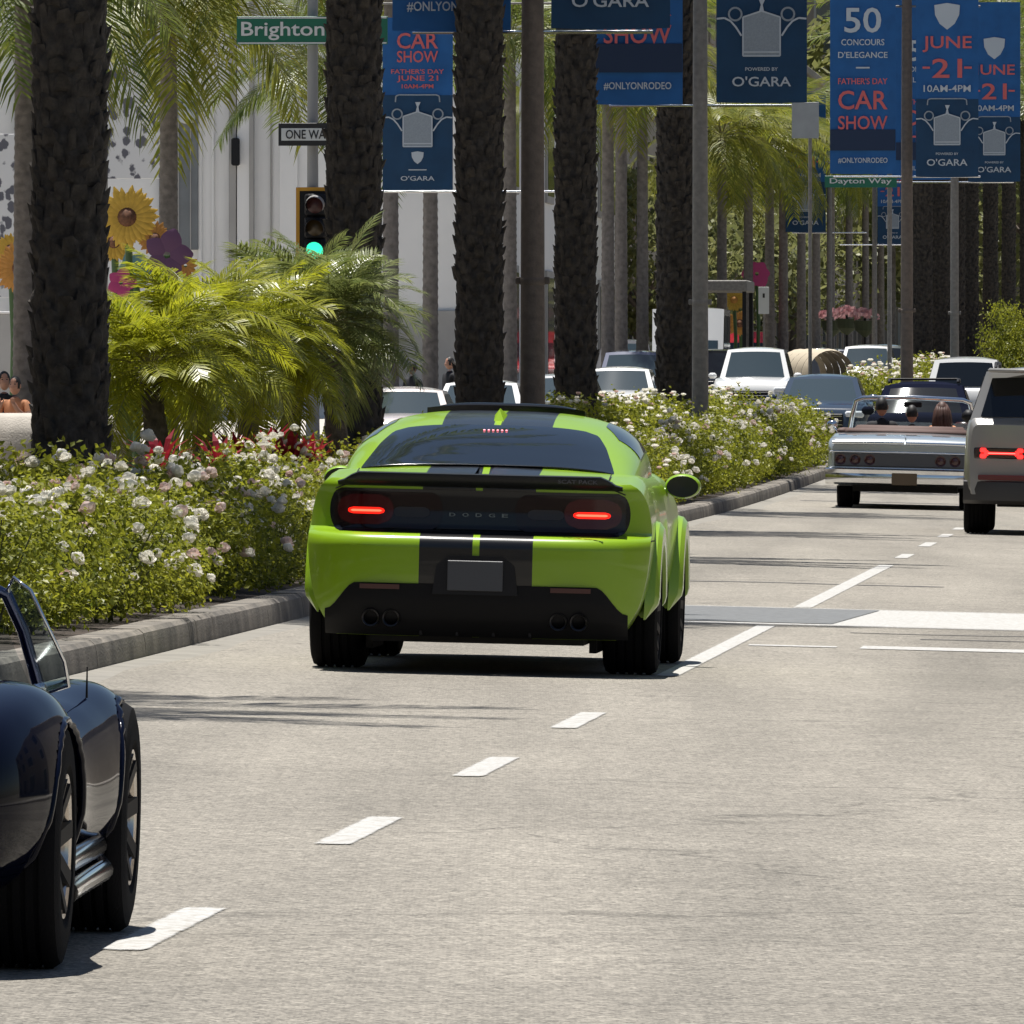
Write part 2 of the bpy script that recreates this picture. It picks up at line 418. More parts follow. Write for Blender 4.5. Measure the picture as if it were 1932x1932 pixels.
# ---------------------------------------------------------------- road markings (painted sheets 4 mm above)
def marking(pts, name='lane_marking', dz=.004, m=M_PAINT):
    b = MB(); b.add([rw(s, t, dz) for s, t in pts], [tuple(range(len(pts)))]); o = b.build(name, m); struct(o); return o
def t_line(s): return -3.135+.0015*s
def dash(y0, y1, t=-2.98, wd=.13, slantf=.0, name='lane_dash'):
    s0, s1 = (CAMZ-gz(60, t))*F/(y0-HY)/CA, (CAMZ-gz(60, t))*F/(y1-HY)/CA
    n = max(20, int((s1-s0)/.25)); b = MB(); rows = []
    for i in range(n+1):
        s = s0+(s1-s0)*i/n; jit = .006*noise.noise(Vector((s*3, 1, 0)))
        tt = t_line(s)
        rows.append([rw(s, tt-wd/2+jit+wd*q, .004) for q in (-.08, .12, .5, .88, 1.08)])
    b.rows(rows); o = struct(b.build(name, M_PAINT))
    return edge_attr(o, lambda i: min((0, .75, 1, .75, 0)[i % 5], 0.0 if i//5 in (0, n) else 1))
for y0, y1 in ((1803, 1719), (1600, 1546), (1470, 1432), (1378, 1347)): dash(y0, y1)
dash(1279, 1181, name='lane_line'); dash(1150, 1067, wd=.14, name='lane_line')
dash(1054, 1046); dash(1032, 1024); dash(1014, 1008); dash(1000, 996); dash(2110, 1985)
# zebra / crosswalk band: white border, grey inlay in the left lane, white field to the right
def s_of(y, t=-3.): return (CAMZ-gz(60, t))*F/(y-HY)/CA
def band(name, s0, s1, t0, t1, dz, m):
    b = MB(); n = 10
    b.rows([[rw(s0+(s1-s0)*q, t0+(t1-t0)*j/n, dz) for q in (-.04, .12, .5, .88, 1.04)] for j in range(n+1)], flip=True)
    o = struct(b.build(name, m)); return edge_attr(o, lambda i: (0, .8, 1, .8, 0)[i % 5])
M_INLAY = mat('crosswalk_grey', (.125, .13, .132), .85, var=.22, vscale=18, bump=.2, bscale=120)
sA, sB = s_of(1181), s_of(1148)
band('crosswalk_border', sA, sB, -6.0, 9.0, .004, M_PAINT)
b = MB()
def inl(s, t): return rw(s, t, .008)
b.add([inl(sA+.7, -6.0), inl(sA+.7, -2.60), inl(sB-.55, -2.42), inl(sB-.55, -6.0)], [(0,1,2,3)])
struct(b.build('crosswalk_inlay', M_INLAY))
band('stop_line', s_of(1231, -1.5), s_of(1225, -1.5), -2.2, 9.0, .004, M_PAINT)
band('stop_line', s_of(1219), s_of(1216.5), -2.9, -2.35, .004, M_PAINT)
# tar repairs: thin dark seams across the road
M_TAR = mat('tar_seam', (.075, .07, .065), .8)
def seam(s, t0, t1, amp=.25, wd=.05, seed=0):
    b = MB(); n = 40; rows = []
    for i in range(n+1):
        t = t0+(t1-t0)*i/n; d = amp*noise.noise(Vector((t*.9, seed*3.7, 0)))+.06*noise.noise(Vector((t*5, seed, 1)))
        ww = wd*(.6+.6*abs(noise.noise(Vector((t*2.3, seed, 5)))))
        rows.append([rw(s+d-ww, t, .0025), rw(s+d+ww, t, .0025)])
    b.rows(rows, flip=True); return struct(b.build('tar_seam', M_TAR))
seam(s_of(1104), -5.6, -2.2, .5, .22, 1); seam(s_of(1190), -2.4, 6, .4, .10, 2); seam(s_of(1200), -1.9, 6, .5, .12, 3); seam(s_of(1112), -1.6, 6, .3, .06, 4)
seam(s_of(958), -5.6, -2, .3, .3, 5)
# ================================================================== PALMS
M_TRUNK = mat('date_palm_trunk', (.018, .0155, .014), .95, col2=(.075, .064, .052), vscale=11, bump=.6, bscale=45, detail=10)
M_TRUNK2 = mat('ringed_palm_trunk', (.17, .15, .135), .85, var=.3, vscale=9, bump=.4, bscale=40)
M_FROND = leafmat('date_frond_leaf', (.06, .10, .012), (.18, .21, .026), .45)
M_FROND_G = leafmat('golden_frond_leaf', (.09, .13, .012), (.31, .29, .035), .5)
M_PYG = leafmat('pygmy_frond_leaf', (.16, .20, .012), (.48, .47, .03), .55, .32, vscale=6)
M_PYG2 = leafmat('grey_green_frond_leaf', (.09, .13, .03), (.27, .29, .09), .42, .32, vscale=6)
M_RACHIS = mat('frond_rachis', (.16, .15, .05), .5)

def frond_mesh(name, L, droop, nl, ll, lw, m, curl=.5, vee=.5, seed=0, side_bend=0.0, lift=.25):
    """one pinnate frond along +x; leaflets as narrow folded strips; material 0 leaf, 1 rachis"""
    rd = random.Random(seed); b = MB()
    def spine(u):
        x = L*(u-.18*droop*u*u*u); z = L*(lift*u-droop*u*u*.75); y = side_bend*L*u*u
        return Vector((x, y, z))
    b.mi = 1
    pts = [spine(i/10) for i in range(11)]
    b.tube(pts, [max(.004, .016*L/2.5*(1-i/11)) for i in range(11)], 5)
    b.mi = 0
    for i in range(nl):
        u = .12+.88*(i+.5)/nl; p = spine(u); d = (spine(min(1, u+.02))-spine(u-.02)).normalized()
        up = Vector((0,0,1)); up = (up-d*up.dot(d)).normalized(); sd_ = d.cross(up)
        l = ll*(.45+1.1*math.sin(math.pi*min(.97, .18+u*.78)))*rd.uniform(.85, 1.1)
        for s in (-1, 1):
            dirv = (sd_*s*rd.uniform(.75, .95)+d*rd.uniform(.55, .85)+up*vee*rd.uniform(.1, .7)).normalized()
            q = p+d*rd.uniform(-.5, .5)*L/nl
            wv = dirv.cross(up).normalized()*lw*.5
            m1 = q+dirv*l*.5+Vector((0,0,-curl*.10*l)); e = q+dirv*l*.92+Vector((0,0,-curl*.48*l))
            b.add([q-wv*.6, q+wv*.6, m1+wv, m1-wv, e], [(0,1,2,3), (3,2,4)])
    return b.mesh(name, [m, M_RACHIS])

DATE_FR = [frond_mesh('frond', 4.5, d, 48, .52, .045, M_FROND, .35, .5, i, rdx) for i, (d, rdx) in enumerate(((.3, .1), (.55, -.1), (.8, .05)))]
def date_trunk(H, r):
    b = MB(); nt_ = 66; dz = .033; nr = int(H/dz); rows = []
    for j in range(nr+1):
        z = j*dz; rr = r*(1+.10*math.exp(-z/.5)-.06*z/H)
        row = []
        for i in range(nt_):
            a = 2*math.pi*i/nt_
            wob = .5*noise.noise(Vector((math.cos(a)*1.5, math.sin(a)*1.5, z*2.2))); k = a/(2*math.pi)*11+.35*noise.noise(Vector((0, 3, z*1.7))); v = z/.135+wob
            # leaf-base bosses on a staggered lattice
            best = 0
            for vv in (math.floor(v), math.floor(v)+1):
                uu = (k+.5*(vv % 2)) % 1.0
                du = abs(uu-.5)*2; dv = (v-vv)
                if dv < 0: dv = -dv*.75+.0
                h = max(0, 1-du*du*.9-dv*dv*1.3)
                best = max(best, h)
            n_ = noise.noise(Vector((math.cos(a)*3, math.sin(a)*3, z*3)))*.35+noise.noise(Vector((math.cos(a)*9, math.sin(a)*9, z*11)))*.28
            d = .052*best*(1+.5*noise.noise(Vector((math.cos(a)*4, math.sin(a)*4, z*7+9))))+.02*n_
            row.append((math.cos(a)*(rr-.018+d), math.sin(a)*(rr-.018+d), z))
        rows.append(row)
    b.rows(rows, close=True); return b.mesh('trunk', M_TRUNK, 180)
DATE_TRUNK = date_trunk(10.6, .235)
def stub_mesh(seed):
    """ragged cut leaf stubs all the way up the trunk"""
    rd = random.Random(seed); b = MB()
    for j in range(84):
        for i in range(11):
            a = 2*math.pi*(i+.5*(j % 2)+rd.uniform(-.22, .22))/11; z = j*.125+rd.uniform(-.04, .04); r0 = .225*(1.1-.06*z/10.6)
            if rd.random() < .12: continue
            c, s_ = math.cos(a), math.sin(a); ov = Vector((c, s_, 0)); tv = Vector((-s_, c, 0)); up = Vector((0, 0, 1))
            w_ = rd.uniform(.03, .075); o_ = rd.uniform(.012, .062); h_ = rd.uniform(.03, .12)
            p = ov*r0+up*z; tip = p+ov*o_+up*h_
            b.add([p-tv*w_-up*.05, p+tv*w_-up*.05, p+tv*w_*.9+up*h_*.6, p-tv*w_*.9+up*h_*.6, tip+tv*w_*rd.uniform(.2, .8), tip-tv*w_*rd.uniform(.2, .8)+up*rd.uniform(-.02, .02), p+ov*o_*.6-up*.02],
                  [(0,1,6), (1,2,4,6), (0,6,5,3), (6,4,5), (5,4,2,3)])
    return b.mesh('leaf_stubs', M_TRUNK)
STUBS = [stub_mesh(70), stub_mesh(71)]
def skirt_mesh():
    """old cut leaf bases below the crown"""
    b = MB(); rd = random.Random(3)
    for j in range(9):
        for i in range(15):
            a = 2*math.pi*(i+.5*(j % 2))/15; r0 = .27; z = j*.10
            c, s = math.cos(a), math.sin(a); l = .22+.03*j
            p0 = Vector((c*r0, s*r0, z)); p1 = Vector((c*(r0+l*.7), s*(r0+l*.7), z+l))
            w_ = Vector((-s, c, 0))*.05
            b.add([p0-w_, p0+w_, p1+w_*.5, p1-w_*.5, p0+Vector((c*.03, s*.03, .02))], [(0,1,2,3), (3,2,4), (0,3,4), (2,1,4)])
    return b.mesh('leaf_bases', M_TRUNK)
SKIRT = skirt_mesh()
ORD = ['nearest', 'second', 'third', 'fourth', 'fifth', 'sixth', 'seventh', 'eighth', 'ninth', 'tenth', 'eleventh', 'twelfth', 'thirteenth']
def date_palm(s, t, label, group='date palms in the median', rz=0, nf=30, k=1.0):
    o = thing('date_palm', label, 'palm tree', rw(s, t, .12), rz, group)
    tk = put('trunk', DATE_TRUNK, o, scale=(k, k, 1)); stuff(put('leaf_stubs', STUBS[int(s) % 2], tk)); put('leaf_bases', SKIRT, o, (0, 0, 10.0))
    rd = random.Random(int(s*10))
    for i in range(nf):
        a = i*2.39996+rd.uniform(-.15, .15); u = i/nf
        el = R(70-95*u)+rd.uniform(-.1, .1)
        put('frond', DATE_FR[i % 3], o, (.12*math.cos(a), .12*math.sin(a), 10.75+.5*(1-u)), (rd.uniform(-.3, .3), -el, a), rd.uniform(.9, 1.08))
    return o
near = [(84.5, -7.95, 'dark rough date palm trunk rising left of the leafy low palms'), (113, -7.98, 'dark date palm trunk behind the low palms, covering the street signs'),
        (133, -8.02, 'dark date palm trunk left of the brown lamp post above the green car'), (152.8, -8.0, 'dark date palm trunk just right of the brown lamp post'),
        (180, -7.95, 'dark date palm trunk beside a grey lamp post near the rose bed end')]
for s, t, l in near: date_palm(s, t, l, rz=s, k=1.08 if s == 180 else 1.0)
date_palm(60.5, -8.7, 'date palm outside the left edge whose fronds shade the road', rz=1.1)
for i, s in enumerate((335, 357, 379, 401, 437, 476, 520)):
    date_palm(s, -8.0, f'dark palm trunk in the far median at right, {ORD[i]} one behind the banners', 'dark palms in the far median', rz=s, nf=26, k=1.05)

# ringed sidewalk palms with visible drooping crowns
def ringed_trunk(H, r):
    b = MB(); rows = []; n = 20; nr = int(H/.05)
    for j in range(nr+1):
        z = j*.05; rr = r*(1.15-.3*z/H+.12*math.exp(-z/.3)); rr += .010*(1 if j % 3 == 0 else 0)
        rows.append([(rr*math.cos(2*math.pi*i/n)+.03*noise.noise(Vector((0, 0, z*.4))), rr*math.sin(2*math.pi*i/n), z) for i in range(n)])
    b.rows(rows, close=True); return b.mesh('trunk', M_TRUNK2, 60)
RT = ringed_trunk(8.4, .155)
GF = [frond_mesh('frond', 3.0, d, 52, .62, .034, M_FROND_G, .95, .15, 20+i, sb) for i, (d, sb) in enumerate(((.75, .1), (1.0, -.15), (1.25, .1)))]
DF = [frond_mesh('frond', 3.0, d, 52, .62, .034, M_FROND, .9, .15, 30+i, sb) for i, (d, sb) in enumerate(((.7, .1), (.95, -.15), (1.2, .1)))]
def ringed_palm(s, t, label, H=8.3, fr=GF, nf=26, rz=0, k=1.0):
    o = thing('sidewalk_palm', label, 'palm tree', rw(s, t, KERB_H-.02), rz, 'ringed palms along the left sidewalk')
    put('trunk', RT, o, scale=(1, 1, H/8.4))
    rd = random.Random(int(s*7))
    for i in range(nf):
        a = i*2.39996+rd.uniform(-.2, .2); u = i/nf
        put('frond', fr[i % 3], o, (.05*math.cos(a), .05*math.sin(a), H-.05+.25*(1-u)), (rd.uniform(-.3, .3), -(R(62-82*u)), a), k*rd.uniform(.85, 1.1))
    return o
ringed_palm(172, t_at(47, 172), 'grey palm with drooping fronds at the left edge behind the large dark trunk', 7.6, DF, rz=.4)
ringed_palm(205, t_at(318, 205), 'golden green palm crown hanging over the white wall between the first two dark trunks', 8.0, GF, 34, rz=1.0, k=1.15)
ringed_palm(268, t_at(628, 268), 'dark fronded palm behind the one way sign', 8.0, DF, rz=2.3)
ringed_palm(252, t_at(737, 252), 'thin ringed palm trunk under the left side of the car show banner', 10.5, DF)
ringed_palm(264, t_at(812, 264), 'thin ringed palm trunk under the right side of the car show banner', 10.6, GF, rz=.7)
ringed_palm(285, t_at(962, 285), 'slim palm with olive fronds between dark trunk and brown lamp post', 9.0, DF, rz=1.9)
spots = [(306, 1147, 9.3, GF), (322, 1172, 9.8, DF), (338, 1212, 9.6, GF), (384, 1362, 8.3, GF), (398, 1412, 8.0, GF), (408, 1452, 8.6, GF), (425, 1478, 9.0, DF), (447, 1512, 9.4, GF),
         (470, 1540, 9.0, DF), (495, 1568, 9.4, GF), (520, 1602, 9.2, DF), (548, 1633, 9.3, DF), (575, 1662, 9.1, GF), (600, 1684, 9.0, DF)]
desc = ['left of the fifth dark trunk', 'behind the hashtag banner', 'close against the fifth dark trunk', 'right of the grey lamp post', 'with golden skirt right of the grey lamp post', 'under the big dark blue banner', 'above the white SUVs', 'right of the small far banner',
        'beyond the parked cars', 'in the middle of the far row', 'under the car show banner at right', 'near the far street end, left', 'near the far street end, middle', 'near the far street end, right']
for (s, px, H, fr), d in zip(spots, desc): ringed_palm(s, t_at(px, s), 'slim grey sidewalk palm '+d, H, fr, 30, rz=s)

# ------------------------------------------------------------------ pygmy date palms in the median
PY = [frond_mesh('frond', 1.25, d, 44, .30, .017, M_PYG, .55, .35, 40+i, sb, .5) for i, (d, sb) in enumerate(((.55, .1), (.85, -.12), (1.15, .06), (.7, -.2)))]
PY2 = [frond_mesh('frond', 1.25, d, 44, .30, .016, M_PYG2, .5, .4, 50+i, sb, .5) for i, (d, sb) in enumerate(((.45, .1), (.75, -.12), (1.05, .06), (.6, -.2)))]
def pygmy(px, py, s, t, label, fr, nf=34, k=1.0, lean=(.1, 0), seed=0):
    base = rw(s, t, .12); o = thing('pygmy_date_palm', label, 'palm', base, 0, 'low leafy palms in the median bed')
    H = z_at(py, s)-base.z; b = MB()
    pts = [(lean[0]*H*(1-u)**1.5-0, lean[1]*H*(1-u), H*u) for u in [i/10 for i in range(11)]]
    b.tube(pts, [.085+.012*(i % 2) for i in range(11)], 10); b.build('trunk', mat('pygmy_trunk', (.10, .085, .07), .9, var=.4, vscale=20, bump=.8, bscale=50), o, smooth=50)
    rd = random.Random(seed)
    for i in range(nf):
        a = i*2.39996+rd.uniform(-.2, .2); u = i/nf
        put('frond', fr[i % 4], o, (.03*math.cos(a), .03*math.sin(a), H+.1*(1-u)), (rd.uniform(-.35, .35), -R(56-102*u), a), .76*k*rd.uniform(.8, 1.12))
    return o
pygmy(280, 705, 96, t_at(285, 96), 'bright green low palm right beside the large dark trunk', PY, 56, .95, (.15, 0), 1)
pygmy(372, 665, 99.5, t_at(372, 99.5), 'bright yellow green low palm below the purple flower', PY, 64, 1.05, (.1, 0), 2)
pygmy(478, 672, 103, t_at(478, 103), 'bright green low palm with pale leaning trunk in the middle of the bed', PY, 64, 1.0, (-.12, 0), 3)
pygmy(556, 632, 107, t_at(560, 107), 'tall grey green low palm in front of the traffic light', PY2, 56, 1.05, (-.1, 0), 4)
pygmy(622, 618, 105, t_at(622, 105), 'grey green low palm in front of the second dark trunk', PY2, 60, 1.0, (.1, 0), 5)

# red strap-leaved plants under the pygmy palms
def rosette():
    b = MB(); rd = random.Random(9)
    for i in range(26):
        a = i*2.4; e = R(75-55*i/26); l = rd.uniform(.28, .42); c, s = math.cos(a), math.sin(a)
        d = Vector((c*math.cos(e), s*math.cos(e), math.sin(e))); w_ = Vector((-s, c, 0))*.022
        m1 = d*l*.6; e2 = d*l+Vector((0, 0, -.22*l))
        b.add([-w_*.5, w_*.5, m1+w_, m1-w_, e2], [(0,1,2,3), (3,2,4)])
    return b.mesh('leaves', leafmat('red_strap_leaf', (.09, .005, .010), (.38, .022, .036), .3))
ROS = rosette()
for i, (px, s, t, k, l) in enumerate(((300, 92, -8.5, 1.2, 'dark red leafy plant beside the first big trunk'), (415, 94, -8.15, 1.1, 'red leafy plant among white roses, below the green palms'), (450, 96, -8.25, 1.2, 'dark red plant at the foot of the leaning palm trunk'),
                               (545, 99, -8.1, 1.2, 'bright red leafy plant below the grey green palms'), (585, 101, -8.1, 1.0, 'small red plant left of the second dark trunk'), (505, 98, -8.4, 1.3, 'dark red plant in the shade of the middle palms'))):
    o = thing('red_plant', l, 'plant', (0,0,0), i, 'red leafy plants in the bed'); t += .55; o.location = rw(s_at(px, t), t, .86)
    put('leaves', ROS, o, scale=k*1.08)
    b = MB(); b.tube([(0,0,-.8), (0,0,.02)], .03, 6); b.build('stem', M_RACHIS, o)

# ================================================================== ROSE BED
M_RLEAF = leafmat('rose_leaf', (.05, .08, .009), (.40, .40, .036), .5, .42, vscale=2.2, spec=.35)
M_STEM = mat('rose_stem', (.06, .07, .025), .7)
M_ROSE = leafmat('white_rose_petal', (.82, .79, .70), (.90, .88, .82), .3, .6, vscale=12, spec=.2)
M_ROSEP = leafmat('blush_rose_petal', (.62, .42, .37), (.84, .74, .68), .25, .6, vscale=12, spec=.2)
def rose_mesh(name, m, r=.06, seed=0):
    b = MB(); rd = random.Random(seed)
    for ring, (n, rr, e0, hgt) in enumerate(((6, 1.0, .25, .0), (6, .82, .75, .12), (5, .55, 1.1, .25), (4, .3, 1.35, .32))):
        for i in range(n):
            a = 2*math.pi*(i+.5*ring)/n+rd.uniform(-.2, .2); c, s = math.cos(a), math.sin(a); tv = Vector((-s, c, 0)); ov = Vector((c, s, 0))
            w_ = r*.62*(1-.1*ring); rows = []
            for q, (o_, h_) in enumerate(((.15, -.25), (.75*rr, -.05+.2*(ring > 0)), (rr*1.02, .35+.12*ring), (rr*.98+.12*(ring == 0), .55+.13*ring))):
                o2 = o_*r*rd.uniform(.93, 1.07); h2 = h_*r+hgt*r
                wq = w_*(.35, 1, 1.05, .6)[q]
                rows.append([ov*(o2-.25*wq)-tv*wq+Vector((0,0,h2)), ov*o2*1.05+Vector((0,0,h2)), ov*(o2-.25*wq)+tv*wq+Vector((0,0,h2))])
            b.rows(rows)
    return b.mesh(name, m, 180)
ROSES = [rose_mesh('rose', M_ROSE, .062, 1), rose_mesh('rose', M_ROSE, .055, 2), rose_mesh('rose', M_ROSEP, .055, 3)]
def bush_mesh(seed, nleaf=2500, rx=.62, H=1.0):
    rd = random.Random(seed); b = MB(); cl = []
    for i in range(46):
        a = rd.uniform(0, 6.283); q = rd.uniform(0, 1)**.5; z = rd.uniform(.12, 1)
        rmax = rx*(1-.45*max(0, z-.55)/.45)*(.62+.38*min(1, z/.4))
        cl.append(Vector((math.cos(a)*q*rmax, math.sin(a)*q*rmax, H*z*(1-.12*q*q)))) 
    for c in cl:
        for k in range(nleaf//46):
            g_ = lambda sdv: rd.gauss(0, sdv)
            p = c+Vector((g_(.095), g_(.095), g_(.085)))
            if p.z < .06: continue
            n = Vector((p.x*1.2+g_(.5), p.y*1.2+g_(.5), .55+g_(.45))).normalized()
            t1 = n.orthogonal().normalized(); t1.rotate(Matrix.Rotation(rd.uniform(0, 6.28), 3, n)); t2 = n.cross(t1)
            l = rd.uniform(.038, .066); w_ = l*.34
            m_ = p+t1*l*.5+n*.006
            b.add([p, m_+t2*w_, p+t1*l, m_-t2*w_], [(0,1,2,3)])
    return b.mesh('foliage', M_RLEAF)
BUSH = [bush_mesh(i) for i in range(6)]
def stems_mesh(seed):
    rd = random.Random(seed); b = MB()
    for i in range(9):
        a = rd.uniform(0, 6.28); r = rd.uniform(.1, .45); h = rd.uniform(.6, .95)
        b.tube([(math.cos(a)*.05, math.sin(a)*.05, 0), (math.cos(a)*r*.5, math.sin(a)*r*.5, h*.5), (math.cos(a)*r, math.sin(a)*r, h)], [.009, .007, .005], 5)
    return b.mesh('stem', M_STEM)
STEMS = [stems_mesh(i) for i in range(3)]
def flower_spots(rd, n, H, k):
    out = []
    for i in range(n):
        a = rd.uniform(-2.6, .7) if rd.random() < .8 else rd.uniform(0, 6.28); z = rd.choice((1.02, .95, rd.uniform(.4, .95), rd.uniform(.4, .95)))
        q = rd.uniform(.2, 1.0) if z > .88 else rd.uniform(1.08, 1.22)
        r = .60*(1-.45*max(0, z-.55)/.45)*(.62+.38*min(1, z/.4))
        base = Vector((math.cos(a)*q*r, math.sin(a)*q*r, z*H))
        for j in range(rd.choice((1, 1, 2, 2, 3))):
            p = base+Vector((rd.gauss(0, .06), rd.gauss(0, .06), rd.gauss(0, .05)))
            out.append((p, rd.choice((0, 0, 0, 1, 1, 1, 2)), rd.uniform(.48, .88), (rd.uniform(-.7, .7)-.35*math.sin(a)*-1, rd.uniform(-.7, .7), rd.uniform(0, 6))))
    return out
def rose_into(b, p, r, rd):
    for ring, (n, rr, h) in enumerate(((5, 1.0, .0), (4, .6, .35))):
        for i in range(n):
            a = 6.283*(i+.5*ring)/n; c, s_ = math.cos(a), math.sin(a); w_ = r*.6
            q = lambda o_, t_, z_: (p[0]+(c*o_-s_*t_)*r, p[1]+(s_*o_+c*t_)*r, p[2]+z_*r)
            b.add([q(.1, -.3, -.3), q(.1, .3, -.3), q(rr, .75, .35+h), q(rr*1.15, 0, .5+h), q(rr, -.75, .35+h)], [(0,1,2,3,4)])
def far_flowers(seed):
    rd = random.Random(seed); b = MB(); mats = [M_ROSE, M_ROSEP]
    for p, v, k, rot in flower_spots(rd, 8, 1.0, 1):
        b.mi = 1 if v == 2 else 0; rose_into(b, p, .05*k, rd)
    return b.mesh('roses', mats, 180)
FARFL = [far_flowers(i) for i in range(4)]
GRP = 'white rose bushes in the median bed'
def rose_bush(s, t, near, k, rd, label):
    o = thing('rose_bush', label, 'rose bush', rw(s, t, .13), rd.uniform(0, 6.28) if not near else rd.uniform(-.6, .6), GRP if s < 220 else 'white rose bushes in the far median')
    kk = k*rd.uniform(.8, 1.12)
    put('foliage', rd.choice(BUSH), o, None, (0, 0, rd.uniform(0, 6.28)), (kk*rd.uniform(.92, 1.1), kk*rd.uniform(.92, 1.1), kk*rd.uniform(.88, 1.08)))
    put('stem', rd.choice(STEMS), o, scale=kk)
    if near:
        for p, v, fk, rot in flower_spots(rd, near, 1.0, 1):
            put('rose', ROSES[v], o, p*kk, rot, fk)
    else:
        stuff(put('roses', rd.choice(FARFL), o, None, None, kk))
rdb = random.Random(21)
s = 52.0
pyg = [(96, t_at(285, 96)), (99.5, t_at(372, 99.5)), (103, t_at(478, 103)), (107, t_at(560, 107)), (105, t_at(640, 105))]
n_b = 0; cnt = {}
def nth(n): return f"{n}{'th' if 10 < n % 100 < 14 else {1: 'st', 2: 'nd', 3: 'rd'}.get(n % 10, 'th')}"
while s < 200.5:
    step = .9 if s < 118 else 1.12
    for t, k in (((-6.74, .80), (-7.5, .88), (-8.45, .86), (-9.4, .84)) if s < 118 else ((-6.76, .80 if s < 148 else .92), (-8.0, .84 if s < 148 else 1.06))):
        px = CX+F*(t*CA+s*SA)/(s*CA-t*SA)
        if px < -40 or (t < -8.9 and s > 150): continue
        if any(abs(s-ps) < 2.6 and abs(t-pt) < .55 for ps, pt in pyg): continue
        if 91 < s < 109 and t < -8.3: continue
        if any(abs(s-q[0]) < .5 and abs(t-q[1]) < .5 for q in near): continue
        ss = s+rdb.uniform(-.33, .33); tt = t+rdb.uniform(-.16, .16)
        nf = 0
        if s < 118: nf = rdb.choice((4, 5, 6)) if t > -7.8 else rdb.choice((4, 5))
        elif 138 < s and t > -7.0: nf = rdb.choice((5, 6, 7))
        kk = k*(1.06 if s > 125 else 1.0)*(1 if t < -7 else rdb.uniform(.86, 1.04))
        row = {-6.74: 'kerb row', -7.5: 'second row', -8.45: 'third row', -9.4: 'back row', -6.76: 'kerb row', -8.0: 'back row'}[t]
        side = 'left of' if s < 118 else 'beyond'
        cnt[(row, side)] = cnt.get((row, side), 0)+1
        lab = f'white rose bush in the {row} {side} the green car, {nth(cnt[(row, side)])} from left'
        rose_bush(ss, tt, nf, kk, rdb, lab); n_b += 1
    s += step
o = thing('leafy_bush', 'tall rounded bright green bush at the right edge beyond the dark trunks', 'bush', rw(325, t_at(1925, 325), .1), 0)
for i in range(7):
    a = i*.9; put('foliage', BUSH[i % 6], o, (.45*math.cos(a), .45*math.sin(a), .35*(i % 4)+.1), (0, 0, a), (1.25, 1.25, 1.7-.1*(i % 3)))
put('stem', STEMS[0], o, None, None, (2, 2, 2.4))
s = 247.
while s < 330:
    for t in (-7.2,): rose_bush(s+rdb.uniform(-.4, .4), t+rdb.uniform(-.2, .2), 0, 1.3, rdb, f'rose bush in the far median beyond the blue grey sedan, {nth(round((s-247)/2.2)+1)} from the front')
    s += 2.2
# ================================================================== VEHICLES: shared pieces
M_TYRE = mat('tyre_rubber', (.007, .007, .008), .9, spec=.12, bump=.2, bscale=120)
M_GLASSD = mat('tinted_glass', (.006, .008, .010), .03, spec=.6)
M_BLKG = mat('gloss_black', (.007, .008, .010), .12, spec=.4)
M_BLKM = mat('satin_black_plastic', (.010, .010, .012), .55, spec=.25)
M_CHROME = mat('chrome', (.75, .76, .78), .10, metal=1.0)
M_ALU = mat('wheel_alloy', (.42, .42, .43), .25, metal=1.0)
M_UNDER = mat('underbody', (.01, .01, .01), .9)
M_PLATE = mat('plain_number_plate', (.055, .058, .066), .5)
M_PLATEW = mat('pale_number_plate', (.45, .46, .48), .5)
M_LAMP = mat('lit_tail_lamp', (.2, .008, .004), .5, emit=(1.0, .010, .003), estr=1.2)
M_LAMPHOT = mat('lit_tail_lamp_core', (.8, .2, .1), .3, emit=(1.0, .07, .035), estr=2.4)
M_LAMPDIM = mat('tail_lamp_lit_lens', (.012, .0015, .002), .15, emit=(.6, .008, .01), estr=.012)
M_LAMPOFF = mat('tail_lamp_red_lens', (.045, .003, .004), .3)
M_HEADL = mat('headlamp_glass', (.7, .72, .75), .08, coat=.6)

